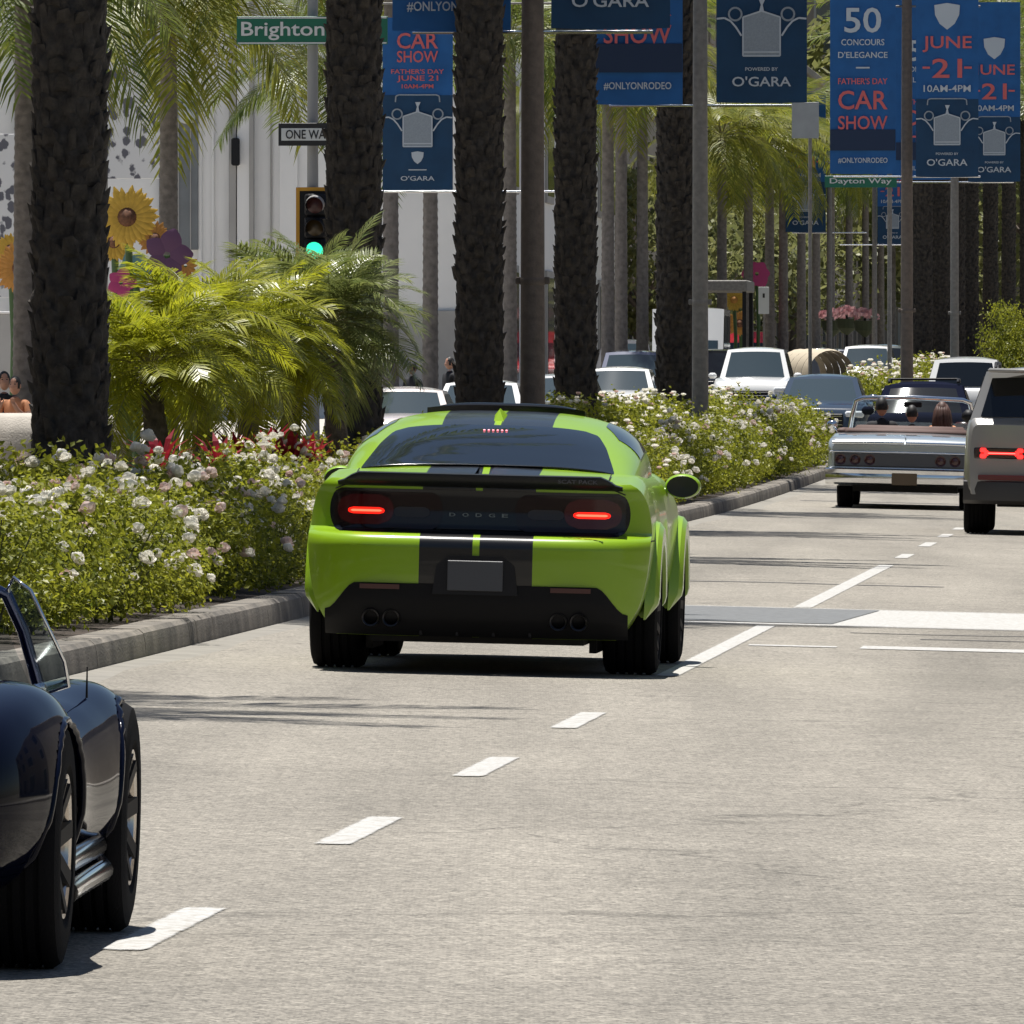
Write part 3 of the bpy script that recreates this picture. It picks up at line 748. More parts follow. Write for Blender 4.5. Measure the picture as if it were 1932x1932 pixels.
def tyre_mesh(R_, w, rim_r):
    p = [(rim_r, -w*.42), (rim_r+.02, -w*.5), (R_-.05, -w*.5), (R_-.015, -w*.46), (R_, -w*.36)]+[q for g in (-.24, -.08, .08, .24) for q in ((R_, w*(g-.035)), (R_-.009, w*(g-.028)), (R_-.009, w*(g+.028)), (R_, w*(g+.035)))]+[(R_, w*.36), (R_-.015, w*.46), (R_-.05, w*.5), (rim_r+.02, w*.5), (rim_r, w*.42), (rim_r, -w*.42)]
    b = MB(); b.lathe(p, 40, axis='x'); return b.mesh('wheel', M_TYRE, 40)
def rim_mesh(R_, w, m, spokes=10, dish=.05, dark=False):
    b = MB()
    b.lathe([(R_, -w*.42), (R_, w*.42), (R_-.006, w*.475), (R_-(.035 if dark else .02), w*.45), (R_-(.042 if dark else .03), w*.40), (R_-.035, -w*.3), (R_-.035, -w*.42)], 36, axis='x')
    b.mi = 1 if dark else 0
    for i in range(spokes):
        a = 2*math.pi*i/spokes
        for da in (0,):
            c, s = math.cos(a), math.sin(a); c2, s2 = -s, c
            x0 = w*.5-dish; ww = .022
            p0 = (x0, c*.04, s*.04); p1 = (x0+dish*.6, c*(R_-.02), s*(R_-.02))
            vs = []
            for (px_, py_, pz_), wd in ((p0, ww), (p1, ww*1.1)):
                for sx in (-.018, .018):
                    for sw in (-1, 1): vs.append((px_+sx, py_+c2*wd*sw, pz_+s2*wd*sw))
            b.add(vs, [(0,1,3,2), (4,6,7,5), (0,4,5,1), (2,3,7,6), (0,2,6,4), (1,5,7,3)])
    b.lathe([(.001, w*.5-dish+.03), (.05, w*.5-dish+.025), (.06, w*.5-dish-.02)], 16, axis='x')
    return b.mesh('rim', [m, M_BLKM] if dark else m, 40)
_wc = {}
def wheels(root, pos, R_, w, rim_r, m=None, spokes=10, dish=.05, dark=False):
    m = m or M_ALU; key = (R_, w, rim_r, m.name, spokes, dish, dark)
    if key not in _wc: _wc[key] = (tyre_mesh(R_, w, rim_r), rim_mesh(rim_r, w, m, spokes, dish, dark))
    tm, rm = _wc[key]
    for x, y in pos:
        o = put('wheel', tm, root, (x, y, R_), (.3*x+y, 0, 0 if x > 0 else math.pi))
        put('rim', rm, o)
def patch(fn, nu, nv, th=0.0):
    """a sheet on a surface function fn(u,v)"""
    b = MB(); b.grid(fn, nu, nv); return b
def push_wells(x, y, z, axles, rw_, zc, xin):
    for ya in axles:
        d2 = (y-ya)**2+(z-zc)**2
        if d2 < rw_*rw_ and abs(x) > xin: return math.copysign(xin, x)
    return x

# ================================================================== GREEN COUPE
def stripe_paint():
    m = bpy.data.materials.new('green_paint_black_stripes'); m.use_nodes = True; nt = m.node_tree; p = nt.nodes['Principled BSDF']; L = nt.links
    tc = nt.nodes.new('ShaderNodeTexCoord'); sp = nt.nodes.new('ShaderNodeSeparateXYZ'); L.new(tc.outputs['Object'], sp.inputs[0])
    ab = nt.nodes.new('ShaderNodeMath'); ab.operation = 'ABSOLUTE'; L.new(sp.outputs[0], ab.inputs[0])
    lt = nt.nodes.new('ShaderNodeMath'); lt.operation = 'LESS_THAN'; lt.inputs[1].default_value = .312; L.new(ab.outputs[0], lt.inputs[0])
    gt = nt.nodes.new('ShaderNodeMath'); gt.operation = 'GREATER_THAN'; gt.inputs[1].default_value = .019; L.new(ab.outputs[0], gt.inputs[0])
    an = nt.nodes.new('ShaderNodeMath'); an.operation = 'MULTIPLY'; L.new(lt.outputs[0], an.inputs[0]); L.new(gt.outputs[0], an.inputs[1])
    n = nt.nodes.new('ShaderNodeTexNoise'); n.inputs['Scale'].default_value = 900; n.inputs['Detail'].default_value = 1; L.new(tc.outputs['Object'], n.inputs['Vector'])
    mr = nt.nodes.new('ShaderNodeMapRange'); mr.inputs[1].default_value = .3; mr.inputs[2].default_value = .7; mr.inputs[3].default_value = 0; mr.inputs[4].default_value = 1; L.new(n.outputs['Fac'], mr.inputs[0])
    gm = nt.nodes.new('ShaderNodeMix'); gm.data_type = 'RGBA'; gm.inputs[6].default_value = (.195, .335, .007, 1); gm.inputs[7].default_value = (.235, .39, .011, 1); L.new(mr.outputs[0], gm.inputs[0])
    mx = nt.nodes.new('ShaderNodeMix'); mx.data_type = 'RGBA'; L.new(gm.outputs[2], mx.inputs[6])
    mx.inputs[7].default_value = (.006, .006, .007, 1)
    L.new(an.outputs[0], mx.inputs[0]); L.new(mx.outputs[2], p.inputs['Base Color'])
    p.inputs['Roughness'].default_value = .3; p.inputs['Specular IOR Level'].default_value = .3; p.inputs['Coat Weight'].default_value = .45; p.inputs['Coat Roughness'].default_value = .06
    return m
M_GREEN = stripe_paint()
M_GREENP = mat('green_paint', (.215, .362, .009), .32, coat=.5)

def green_coupe():
    root = thing('green_coupe', 'lime green muscle coupe with twin black stripes and lit tail lamps', 'car', rw(66.75, -4.06), HEAD, ry=math.atan(CROSS))
    WZ = [(.17, .74), (.24, .80), (.32, .855), (.40, .895), (.52, .925), (.66, .942), (.76, .945), (.86, .938), (.94, .922), (1.0, .895), (1.035, .868), (1.06, .825)]
    YP = [(.17, .20), (.22, .12), (.30, .055), (.40, .02), (.50, .004), (.62, 0), (.70, .001), (.72, .006), (.737, .016), (.752, .030), (.763, .052), (.771, .085), (.777, .12), (.783, .165), (.795, .19), (.90, .20), (.99, .202), (1.02, .195), (1.045, .20), (1.06, .22)]
    def wz(z): return sinterp(WZ, z)
    def plan(x): a = abs(x)/.945; return .035*a*a+.25*a**7
    def rear(x, z): return interp(YP, z)+plan(x)
    AX = (1.12, 4.07); LN = 5.0
    zs = [.205, .22, .24, .27, .305, .34, .375, .41, .445, .48, .515, .55, .585, .62, .655, .69, .70, .712, .724, .734, .742, .75, .757, .764, .77, .776, .783, .795, .81, .83, .86, .90, .94, .975, 1.0, 1.02, 1.04, 1.06]
    def side_w(z, y):
        f = interp([(0, 1), (1.1, 1.0), (2.0, .975), (3.0, .97), (3.9, .995), (4.5, .97), (4.85, .9), (5, .82)], y); return wz(z)*f
    def zlift(y): return .045*smooth01((y-.25)/.7)*(1-smooth01((y-3.2)/1.2))-.10*smooth01((y-3.6)/1.4)
    rows = []
    for z in zs:
        half = []; w_ = wz(z)
        for i in range(27):
            x = w_*math.sin(math.pi/2*i/26)**.85; half.append([x, rear(x, z), z])
        y0 = half[-1][1]; y1 = LN-.35
        for j in range(1, 131):
            y = y0+(y1-y0)*j/130; x = side_w(z, y)
            x = push_wells(x, y, z, AX, .405, .35, .60); half.append([x, y, z])
        for i in range(1, 13):
            x = side_w(z, LN-.35)*math.cos(math.pi/2*i/12); half.append([x, LN-.35+.33*math.sin(math.pi/2*i/12)-.12*abs(z-.5), z])
        for p in half:
            k = smooth01((z-.9)/.16); p[2] = z+zlift(p[1])*k
        full = [(-p[0], p[1], p[2]) for p in reversed(half[1:])]+[tuple(p) for p in half]
        rows.append(full)
    # deck and bonnet close the top slice towards the centre line
    top = rows[-1]
    for k in (.97, .9, .78, .6, .4, .2, .05):
        rows.append([(p[0]*k, p[1], p[2]+.035*(1-k*k)) for p in top])
    b = MB(); b.rows(rows); body = b.build('body', M_GREEN, root, smooth=38)
    u = MB(); u.box((0, 2.5, .30), (1.18, 4.5, .26)); u.box((0, 1.12, .35), (1.3, .16, .1)); u.build('underbody', M_UNDER, root)
    inw = MB()
    for ya in AX:
        for sx in (-1, 1): inw.box((sx*.62, ya, .42), (.04, .86, .6))
    inw.build('wheel_well', M_UNDER, root)
    # greenhouse
    ZR = [(.66, 1.085), (.86, 1.135), (1.1, 1.205), (1.4, 1.29), (1.7, 1.36), (2.0, 1.41), (2.35, 1.44), (2.6, 1.445), (2.9, 1.42), (3.2, 1.36), (3.6, 1.22), (3.95, 1.08)]
    WB = [(.66, .77), (1.0, .815), (1.5, .835), (2.2, .835), (3.0, .82), (3.95, .76)]
    P = 3.1; ZB = 1.02
    def gx(y, z01): return interp(WB, y)*(1-z01**P)**(1/P)
    def gzr(y, x):
        w_ = interp(WB, y); a = min(1, abs(x)/w_); return ZB+(sinterp(ZR, y)-ZB)*(1-a**P)**(1/P)
    def gp(y, v, k=1.0):            # v 0..1 over the section from left belt to right belt
        a = math.pi*v; c, s_ = math.cos(a), math.sin(a); w_ = interp(WB, y)
        x = -w_*math.copysign(abs(c)**(2/P), c); z = (sinterp(ZR, y)-ZB)*abs(s_)**(2/P)
        return (x*k, y, ZB+z*k)
    b = MB(); b.grid(lambda q, v: gp(.66+3.29*q, v), 56, 40)
    gh = b.build('roof', M_GREEN, root, smooth=60)
    # rear window
    def rwin(q, v):
        y = .875+.83*v; xg = interp([(.875, .70), (.92, .705), (1.1, .68), (1.4, .635), (1.62, .585), (1.68, .56), (1.705, .50)], y)
        x = -xg+2*xg*q; return (x, y-.002, gzr(y, x)+.007)
    patch(rwin, 24, 20).build('rear_window', M_GLASSD, root, smooth=180)
    # trim line round the window
    tr = MB(); e = [rwin(q/24, 0) for q in range(25)]; tr.tube([(p[0], p[1]-.006, p[2]) for p in e], .006, 6); tr.build('window_trim', M_BLKG, root, smooth=180)
    for sx in (0, 1):
        def swin(q, v, sx=sx):
            y = 1.78+1.6*q; lo = .105+.02*q; hi = .30-.10*max(0, q-.75)/.25-.06*max(0, .2-q)/.2
            vv = lo+(hi-lo)*v
            if sx: vv = 1-vv
            return gp(y, vv, 1.006)
        bb = MB(); bb.grid(swin, 20, 8, flip=bool(sx)); bb.build('side_window', M_GLASSD, root, smooth=180)
    # windscreen
    patch(lambda q, v: ((-.66+1.32*q)*(1-.12*v), 3.85-.85*v, gzr(3.85-.85*v, (-.66+1.32*q)*(1-.12*v))+.006), 16, 10).build('windscreen', M_GLASSD, root, smooth=180)
    # black roof deflector and fin
    d = MB(); d.grid(lambda q, v: ((-.45+.9*q), 2.62+.10*v-.25*(q-.5)**2, gzr(2.6, -.45+.9*q)+.006+(.028+.0*v)*(1-(2*q-1)**6)*math.sin(math.pi*min(1, .15+v))+.012), 24, 6)
    d.rows([[((-.45+.9*q/24), 2.62-.25*(q/24-.5)**2, gzr(2.6, -.45+.9*q/24)-.01) for q in range(25)], [((-.45+.9*q/24), 2.62-.25*(q/24-.5)**2, gzr(2.6, -.45+.9*q/24)+.032) for q in range(25)]])
    d.build('roof_deflector', M_BLKG, root, smooth=40)
    f = MB(); f.add([(-.03, 1.86, 1.385), (.03, 1.86, 1.385), (.035, 2.1, 1.425), (-.035, 2.1, 1.425), (0, 1.93, 1.455), (0, 1.99, 1.462)], [(0,1,4), (1,2,5,4), (2,3,5), (3,0,4,5)])
    f.build('fin_antenna', mat('green_fin', (.2, .34, .009), .7, spec=.1), root, smooth=50)
    # boot spoiler
    sp = MB(); rows = []
    for i in range(41):
        x = -.785+1.57*i/40; a = abs(x)
        drop = .055*smooth01((a-.66)/.125); fw = plan(x)*.95
        prof = [(.21, 1.02), (.17, 1.035), (.14, 1.056-drop*.2), (.128, 1.078-drop*.6), (.130, 1.098-drop), (.155, 1.104-drop), (.23, 1.098-drop*.9), (.33, 1.090-drop*.6), (.34, 1.06)]
        rows.append([(x, yy+fw, zz) for yy, zz in prof])
    sp.rows(rows, flip=True); k = len(rows[0])
    sp.f.append(tuple(range(k))); sp.m.append(0); sp.f.append(tuple(reversed(range(40*k, 41*k)))); sp.m.append(0)
    spo = sp.build('boot_spoiler', mat('spoiler_black', (.010, .011, .012), .4, spec=.3), root, smooth=40)
    lettering('SCAT PACK', mat('dark_emblem', (.09, .09, .10), .35, metal=.5), spo, .545, 1.072, .22, .022, y=.124)
    # tail lamp panel
    def off(x, z, o): return (x, rear(x, z)-o, z)
    def stad(zc, hh, x0, x1, r, o, q, v):
        z = zc-hh+2*hh*v; e_ = r*(1-math.sqrt(max(0, 1-((z-zc)/hh)**2)))
        return off(x0+e_+(x1-x0-2*e_)*q, z, o)
    tp = patch(lambda q, v: stad(.892, .118, -.83, .83, .065, .004, q, v), 60, 14).build('tail_panel', M_BLKG, root, smooth=180)
    for sx in (-1, 1):
        x0, x1 = (.20, .805) if sx > 0 else (-.805, -.20)
        ln = patch(lambda q, v: stad(.892, .100, x0, x1, .055, .009, q, v), 30, 12).build('tail_lamp', mat('smoked_lens', (.009, .0025, .003), .1, spec=.4), root, smooth=180)
        xa, xb = (.47, .785) if sx > 0 else (-.785, -.47)
        patch(lambda q, v: stad(.895, .082, xa, xb, .08, .012, q, v), 16, 8).build('glowing_lens', M_LAMPDIM, ln, smooth=180)
        xa, xb = (.52, .725) if sx > 0 else (-.725, -.52)
        patch(lambda q, v: stad(.888, .018, xa, xb, .03, .017, q, v), 14, 6).build('light_bar', M_LAMP, ln, smooth=180)
        patch(lambda q, v: stad(.888, .006, xa+.015, xb-.015, .012, .020, q, v), 14, 3).build('light_core', M_LAMPHOT, ln, smooth=180)
        xa, xb = (.27, .47) if sx > 0 else (-.47, -.27)
        patch(lambda q, v: stad(.885, .028, xa, xb, .03, .014, q, v), 12, 6).build('unlit_bar', mat('unlit_lens', (.016, .014, .017), .3), ln, smooth=180)
    for i, ch in enumerate('DODGE'):
        lettering(ch, mat('badge_silver', (.16, .19, .19), .4, metal=.3), tp, -.145+.0725*i, .876, .034, .02, y=rear(0, .876)-.008)
    for sx in (-1, 1):     # shut lines: bumper cover to wing, boot lid edges
        g_ = MB(); g_.tube([(sx*(side_w(.752, y)+.001), y, .752) for y in (.32, .42, .52, .62, .70)], .004, 6); g_.build('panel_gap', M_UNDER, root)
        g_ = MB(); g_.tube([off(sx*(.80-.02*i), 1.005+.008*i, .002) for i in range(5)]+[(sx*.70, .30+.1*i, 1.066+.012*i) for i in range(5)], .0035, 6); g_.build('panel_gap', M_UNDER, root)
    # black valance below the bumper
    def ztop(x):
        a = abs(x); return .495-.15*smooth01((a-.66)/.17)
    patch(lambda q, v: off(-.835+1.67*q, .206+(ztop(-.835+1.67*q)-.206)*v, .007+.012*math.sin(math.pi*v)), 60, 14).build('valance', mat('valance_plastic', (.007, .007, .008), .6, spec=.15), root, smooth=180)
    for sx in (-1, 1):
        patch(lambda q, v: off(sx*(.415+.22*q), .462+.026*v, .030), 8, 2).build('reflector', M_LAMPOFF, root)
        for xe in (.46, .572):
            t = MB(); t.lathe([(.040, 0), (.046, -.005), (.050, .02), (.050, .30), (.038, .30), (.036, .02), (.040, 0)], 20, (sx*xe, .025, .302), 'y')
            t.build('exhaust_tip', mat('dark_steel', (.06, .06, .065), .3, metal=1), root, smooth=50)
    df = MB()
    for i in range(4): df.box((-.3+.2*i, .16, .235), (.016, .12, .05), .004)
    df.build('diffuser', M_BLKM, root)
    # plate in a black recess
    pr = MB(); pr.prism([(-.235, .44), (.235, .44), (.215, .60), (.15, .655), (-.15, .655), (-.215, .60)], .02, 'xz', -.012)
    pr.build('plate_recess', M_BLKM, root)
    pl = MB(); pl.box((0, -.020, .545), (.305, .010, .165), .003); pl.build('number_plate', M_PLATE, root)
    # wheel arch flares, bolted on
    for ya in AX:
        for sx in (-1, 1):
            fl = MB()
            def fsh(q, v, ya=ya, sx=sx):
                a = R(-4)+R(188)*q
                prof = [(.515, .905), (.50, .962), (.47, .985), (.425, .988), (.392, .982), (.385, .95), (.392, .80)]
                r_, x_ = prof[int(v*6+.5)]
                dz_ = 1.0 if math.sin(a) > 0 else 1
                yy = ya+math.cos(a)*r_*1.0; zz = .35+math.sin(a)*r_
                x_ = .90+(x_-.90)*smooth01(min(q, 1-q)/.10+.25)
                return (sx*x_, yy, zz)
            fl.grid(fsh, 36, 6, flip=(sx < 0)); fl.build('wheel_arch_flare', M_GREENP, root, smooth=28)
    wheels(root, [(sx*.815, ya) for sx in (-1, 1) for ya in AX], .355, .305, .255, M_BLKM, 10, .06)
    # mirrors
    for sx in (-1, 1):
        m_ = MB(); m_.sphere((sx*.985, 3.33, 1.035), (.105, .07, .072), 18, 12)
        mo = m_.build('door_mirror', M_GREENP, root, smooth=180)
        gl = MB(); gl.grid(lambda q, v: (sx*.985+.092*math.cos(2*math.pi*q)*v, 3.254-.003*v, 1.033+.062*math.sin(2*math.pi*q)*v), 20, 2)
        gl.build('mirror_glass', mat('mirror_black', (.006, .007, .008), .3), mo)
        ar = MB(); ar.tube([(sx*.80, 3.36, .99), (sx*.90, 3.35, 1.0)], [.035, .028], 8); ar.build('mirror_arm', M_GREENP, mo, smooth=60)
    # red banner decal on the window
    for i in range(6):     # high brake lamp: six small lit diodes under the glass edge
        q = MB(); xx = -.062+.025*i; q.box((xx, 1.56, gzr(1.56, xx)+.010), (.012, .03, .006), .002); q.build('brake_lamp_diode', mat('lit_diode', (.8, .2, .25), .3, emit=(1, .22, .28), estr=1.2), root)
    return root
green_coupe()
# ================================================================== DARK BLUE ROADSTER (bottom left)
def roadster():
    M_NAVY = mat('navy_paint', (.002, .003, .010), .05, spec=.18)
    root = thing('vintage_roadster', 'dark navy vintage open roadster cut by the left edge', 'car', rw(32.45, -3.972), HEAD+.010, ry=math.atan(CROSS))
    WY = [(0, .30), (.06, .52), (.18, .69), (.4, .80), (.62, .85), (.82, .868), (1.1, .855), (1.5, .80), (1.9, .77), (2.3, .775), (2.7, .82), (3.08, .855), (3.4, .81), (3.7, .66), (3.88, .46), (3.96, .25)]
    ZC = [(0, .46), (.06, .56), (.2, .68), (.5, .755), (.9, .775), (1.2, .76), (1.9, .74), (2.1, .76), (2.6, .72), (3.1, .665), (3.6, .56), (3.96, .40)]
    ZF = [(0, .44), (.06, .54), (.2, .67), (.45, .745), (.8, .785), (1.15, .745), (1.6, .66), (2.1, .635), (2.6, .69), (3.08, .735), (3.4, .68), (3.7, .55), (3.96, .40)]
    ZBT = [(0, .36), (.1, .30), (.3, .24), (.6, .19), (3.4, .17), (3.8, .24), (3.96, .30)]
    AX = (.80, 3.09)
    rows = []; NS = 220
    def half_of(y):
        w_ = sinterp(WY, y); zc = sinterp(ZC, y); zf = sinterp(ZF, y); zb = interp(ZBT, y); h = zf-zb
        return catmull([(0, zb), (w_*.72, zb), (w_*.90, zb+h*.10), (w_*.985, zb+h*.32), (w_, zb+h*.52), (w_*.975, zb+h*.76), (w_*.90, zb+h*.935), (w_*.78, zf), (w_*.60, zf*.72+zc*.28-.004), (w_*.38, zc-.012), (w_*.18, zc-.002), (0, zc)], 66)
    def bodyx(y, z):
        hp = half_of(y); best = min(range(12, 48), key=lambda i: abs(hp[i][1]-z)); return hp[best][0]
    for i in range(NS+1):
        y = 3.96*i/NS; w_ = sinterp(WY, y); zc = sinterp(ZC, y); zf = sinterp(ZF, y); zb = interp(ZBT, y)
        h = zf-zb
        half = half_of(y)
        half = [(push_wells(x, y, z, AX, .352, .33, .60), z) for x, z in half]
        rows.append([(-x, y, z) for x, z in reversed(half[1:])]+[(x, y, z) for x, z in half])
    b = MB(); b.rows(rows, flip=True); k = len(rows[0]); b.f.append(tuple(range(k))); b.m.append(0); b.f.append(tuple(reversed(range(NS*k, (NS+1)*k)))); b.m.append(0)
    b.build('body', M_NAVY, root, smooth=45)
    u = MB(); u.box((0, 1.95, .30), (1.1, 3.2, .24)); u.build('underbody', M_UNDER, root)
    for ya in AX:       # rolled arch lips
        for sx in (-1, 1):
            l = MB(); l.tube([(sx*(bodyx(ya+math.cos(R(a))*.352, .33+math.sin(R(a))*.352)-.004), ya+math.cos(R(a))*.352, .33+math.sin(R(a))*.352) for a in range(-6, 190, 4)], .011, 8); l.build('arch_lip', M_NAVY, root, smooth=60)
    M_BRZ = mat('polished_wheel', (.55, .50, .45), .2, metal=1.0)
    wheels(root, [(sx*.725, ya) for sx in (-1, 1) for ya in AX], .335, .225, .205, M_BRZ, 8, .05, True)
    for sx in (-1, 1):
        for dz, dx in ((.20, 0), (.27, -.02)):
            e = MB(); e.tube([(sx*(.70+dx), 2.75, dz+.10), (sx*(.795+dx), 2.55, dz), (sx*(.80+dx), 1.35, dz-.01), (sx*(.805+dx), 1.22, dz-.01)], [.026, .031, .031, .031], 12); e.build('side_exhaust', M_CHROME, root, smooth=60)
    # cockpit
    c = MB(); c.grid(lambda q, v: ((-.52+1.04*q), 1.02+.86*v, .785-.03*v+.004), 8, 8); c.build('cockpit_lining', M_UNDER, root)
    for sx in (-1, 1):
        s_ = MB(); s_.box((sx*.27, 1.16, .84), (.42, .12, .22), .05); s_.box((sx*.27, 1.45, .70), (.42, .5, .22), .05); s_.build('seat', mat('black_leather', (.02, .018, .017), .5), root, smooth=40)
    # windscreen with frame and side wings
    M_CLEAR = glass_clear()
    fr = MB(); pts = [(.655, 2.02, .70), (.60, 1.945, .90), (.555, 1.90, 1.0), (.50, 1.885, 1.025)]
    loop = pts+[(-p[0], p[1], p[2]) for p in reversed(pts)]
    fr.tube(loop, .018, 8); fr.tube([(.655, 2.02, .70), (.33, 2.06, .775), (-.33, 2.06, .775), (-.655, 2.02, .70)], .013, 8)
    ws = fr.build('windscreen_frame', mat('frame_metal', (.10, .12, .2), .18, metal=1), root, smooth=60)
    g_ = MB(); g_.grid(lambda q, v: ((-.63+1.26*q)*(1-.19*v), 2.045-.15*v-.03*(2*q-1)**2, .775-.06*(2*q-1)**2*(1-v)+.245*v), 10, 6); g_.build('windscreen_glass', M_CLEAR, ws, smooth=180)
    for sx in (-1, 1):
        w2 = MB(); poly = [(.0, .0), (.16, .03), (.175, .10), (.115, .30), (.05, .335), (.0, .30)]
        P_ = [Vector((sx*(.648-.13*(h/.33)*.75+d*.62), 2.015-.14*(h/.33)-d*.6, .715+h)) for d, h in poly]
        w2.add(P_+[p+Vector((sx*.006, .003, 0)) for p in P_], [tuple(range(6)), tuple(reversed(range(6, 12)))]+[(i, (i+1) % 6, 6+(i+1) % 6, 6+i) for i in range(6)])
        wo = w2.build('wind_wing', M_CLEAR, root)
        ed = MB(); ed.tube(P_+[P_[0]], .005, 6); ed.build('wing_edge', M_CHROME, wo, smooth=60)
        cl = MB(); cl.sphere((sx*.645, 2.0, .735), .022, 8, 6); cl.sphere((sx*.60, 1.95, .90), .018, 8, 6); cl.build('clamp', M_CHROME, root, smooth=180)
    an = MB(); an.tube([(.72, 2.75, .69), (.72, 2.745, .78)], [.004, .002], 5); an.build('antenna', M_BLKM, root)
    for sx in (-1, 1):
        tl = MB(); tl.sphere((sx*.60, .10, .55), (.05, .035, .05), 12, 8); tl.build('tail_lamp', M_LAMPOFF, root, smooth=180)
    p_ = MB(); p_.box((0, -.015, .50), (.3, .012, .16), .003); p_.build('number_plate', M_PLATE, root)
    rb = MB(); rb.tube([(-.25, -.06, .36), (-.25, -.07, .48)], .014, 8); rb.tube([(.25, -.06, .36), (.25, -.07, .48)], .014, 8); rb.tube([(-.4, -.05, .40), (.4, -.05, .40)], .014, 8); rb.build('rear_bumper', M_CHROME, root, smooth=60)
def glass_clear():
    if 'clear_glass' in MATS: return MATS['clear_glass']
    m = bpy.data.materials.new('clear_glass'); m.use_nodes = True; nt = m.node_tree; p = nt.nodes['Principled BSDF']; out = nt.nodes['Material Output']
    p.inputs['Base Color'].default_value = (.75, .8, .8, 1); p.inputs['Roughness'].default_value = .03; p.inputs['Specular IOR Level'].default_value = .8
    t = nt.nodes.new('ShaderNodeBsdfTransparent'); t.inputs[0].default_value = (.80, .86, .86, 1)
    gl = nt.nodes.new('ShaderNodeBsdfGlossy'); gl.inputs['Roughness'].default_value = .02
    lw = nt.nodes.new('ShaderNodeLayerWeight'); lw.inputs[0].default_value = .25
    fr = nt.nodes.new('ShaderNodeMapRange'); fr.inputs[3].default_value = .07; fr.inputs[4].default_value = .6; nt.links.new(lw.outputs['Facing'], fr.inputs[0])
    ms = nt.nodes.new('ShaderNodeMixShader'); nt.links.new(fr.outputs[0], ms.inputs[0]); nt.links.new(t.outputs[0], ms.inputs[1]); nt.links.new(gl.outputs[0], ms.inputs[2])
    nt.links.new(ms.outputs[0], out.inputs[0]); MATS['clear_glass'] = m; return m
roadster()

# ================================================================== generic loft body
def loft_body(WY, ZT, ZB, L, AX, Rw, xin, shoulder=.93, nst=90, npt=30, side=None, zax=None):
    rows = []
    for i in range(nst+1):
        y = L*i/nst; w_ = sinterp(WY, y); zt = sinterp(ZT, y); zb = interp(ZB, y); h = zt-zb
        pr = side or [(0, 0), (.80, 0), (.95, .07), (.99, .25), (1.0, .5), (.985, .75), (.955, .90), (.90, .975), (.75, 1.0), (.4, 1.01), (0, 1.02)]
        half = catmull([(w_*a, zb+h*c) for a, c in pr], npt)
        half = [(push_wells(x, y, z, AX, Rw, zax or Rw*.9, xin), z) for x, z in half]
        rows.append([(-x, y, z) for x, z in reversed(half[1:])]+[(x, y, z) for x, z in half])
    b = MB(); b.rows(rows, flip=True); k = len(rows[0])
    b.f.append(tuple(range(k))); b.m.append(0); b.f.append(tuple(reversed(range(nst*k, (nst+1)*k)))); b.m.append(0)
    return b
def cabin(L0, L1, R1, R0, wb, wr, zb, zr, n=14, P=5.0):
    """glasshouse: base from y=R0 (rear) to L0 (front), roof from R1 to L1; returns point functions for every face"""
    def base(side, u): return None
    C = {}
    def lerp(a, b, u): return a+(b-a)*u
    def fr(q, v):  # windscreen, q across, v up
        x = (-1+2*q); bow = .10*(1-x*x)
        return (x*lerp(wb, wr, v), lerp(L0, L1, v)+bow*(1-v*.6)-.10, lerp(zb, zr, v)+.03*(1-x*x)*v)
    def rr(q, v):
        x = (-1+2*q); bow = .07*(1-x*x)
        return (x*lerp(wb, wr, v), lerp(R0, R1, v)-bow*(1-v*.6)+.07, lerp(zb, zr, v)+.03*(1-x*x)*v)
    def sd_(sx):
        def f(q, v):
            y = lerp(lerp(R0+.07, R1+.07, v), lerp(L0-.10, L1-.10, v), q)
            return (sx*lerp(wb, wr, v), y, lerp(zb, zr, v))
        return f
    def rf(q, v):
        x = (-1+2*q); y = lerp(rr(q, 1)[1], fr(q, 1)[1], v)
        return (x*wr, y, zr+.03*(1-x*x)+.045*math.sin(math.pi*v)*(1-abs(x)**3))
    return fr, rr, sd_, rf
def sub(f, q0, q1, v0, v1, off=(0, 0, 0)):
    return lambda q, v: tuple(a+b for a, b in zip(f(q0+(q1-q0)*q, v0+(v1-v0)*v), off))
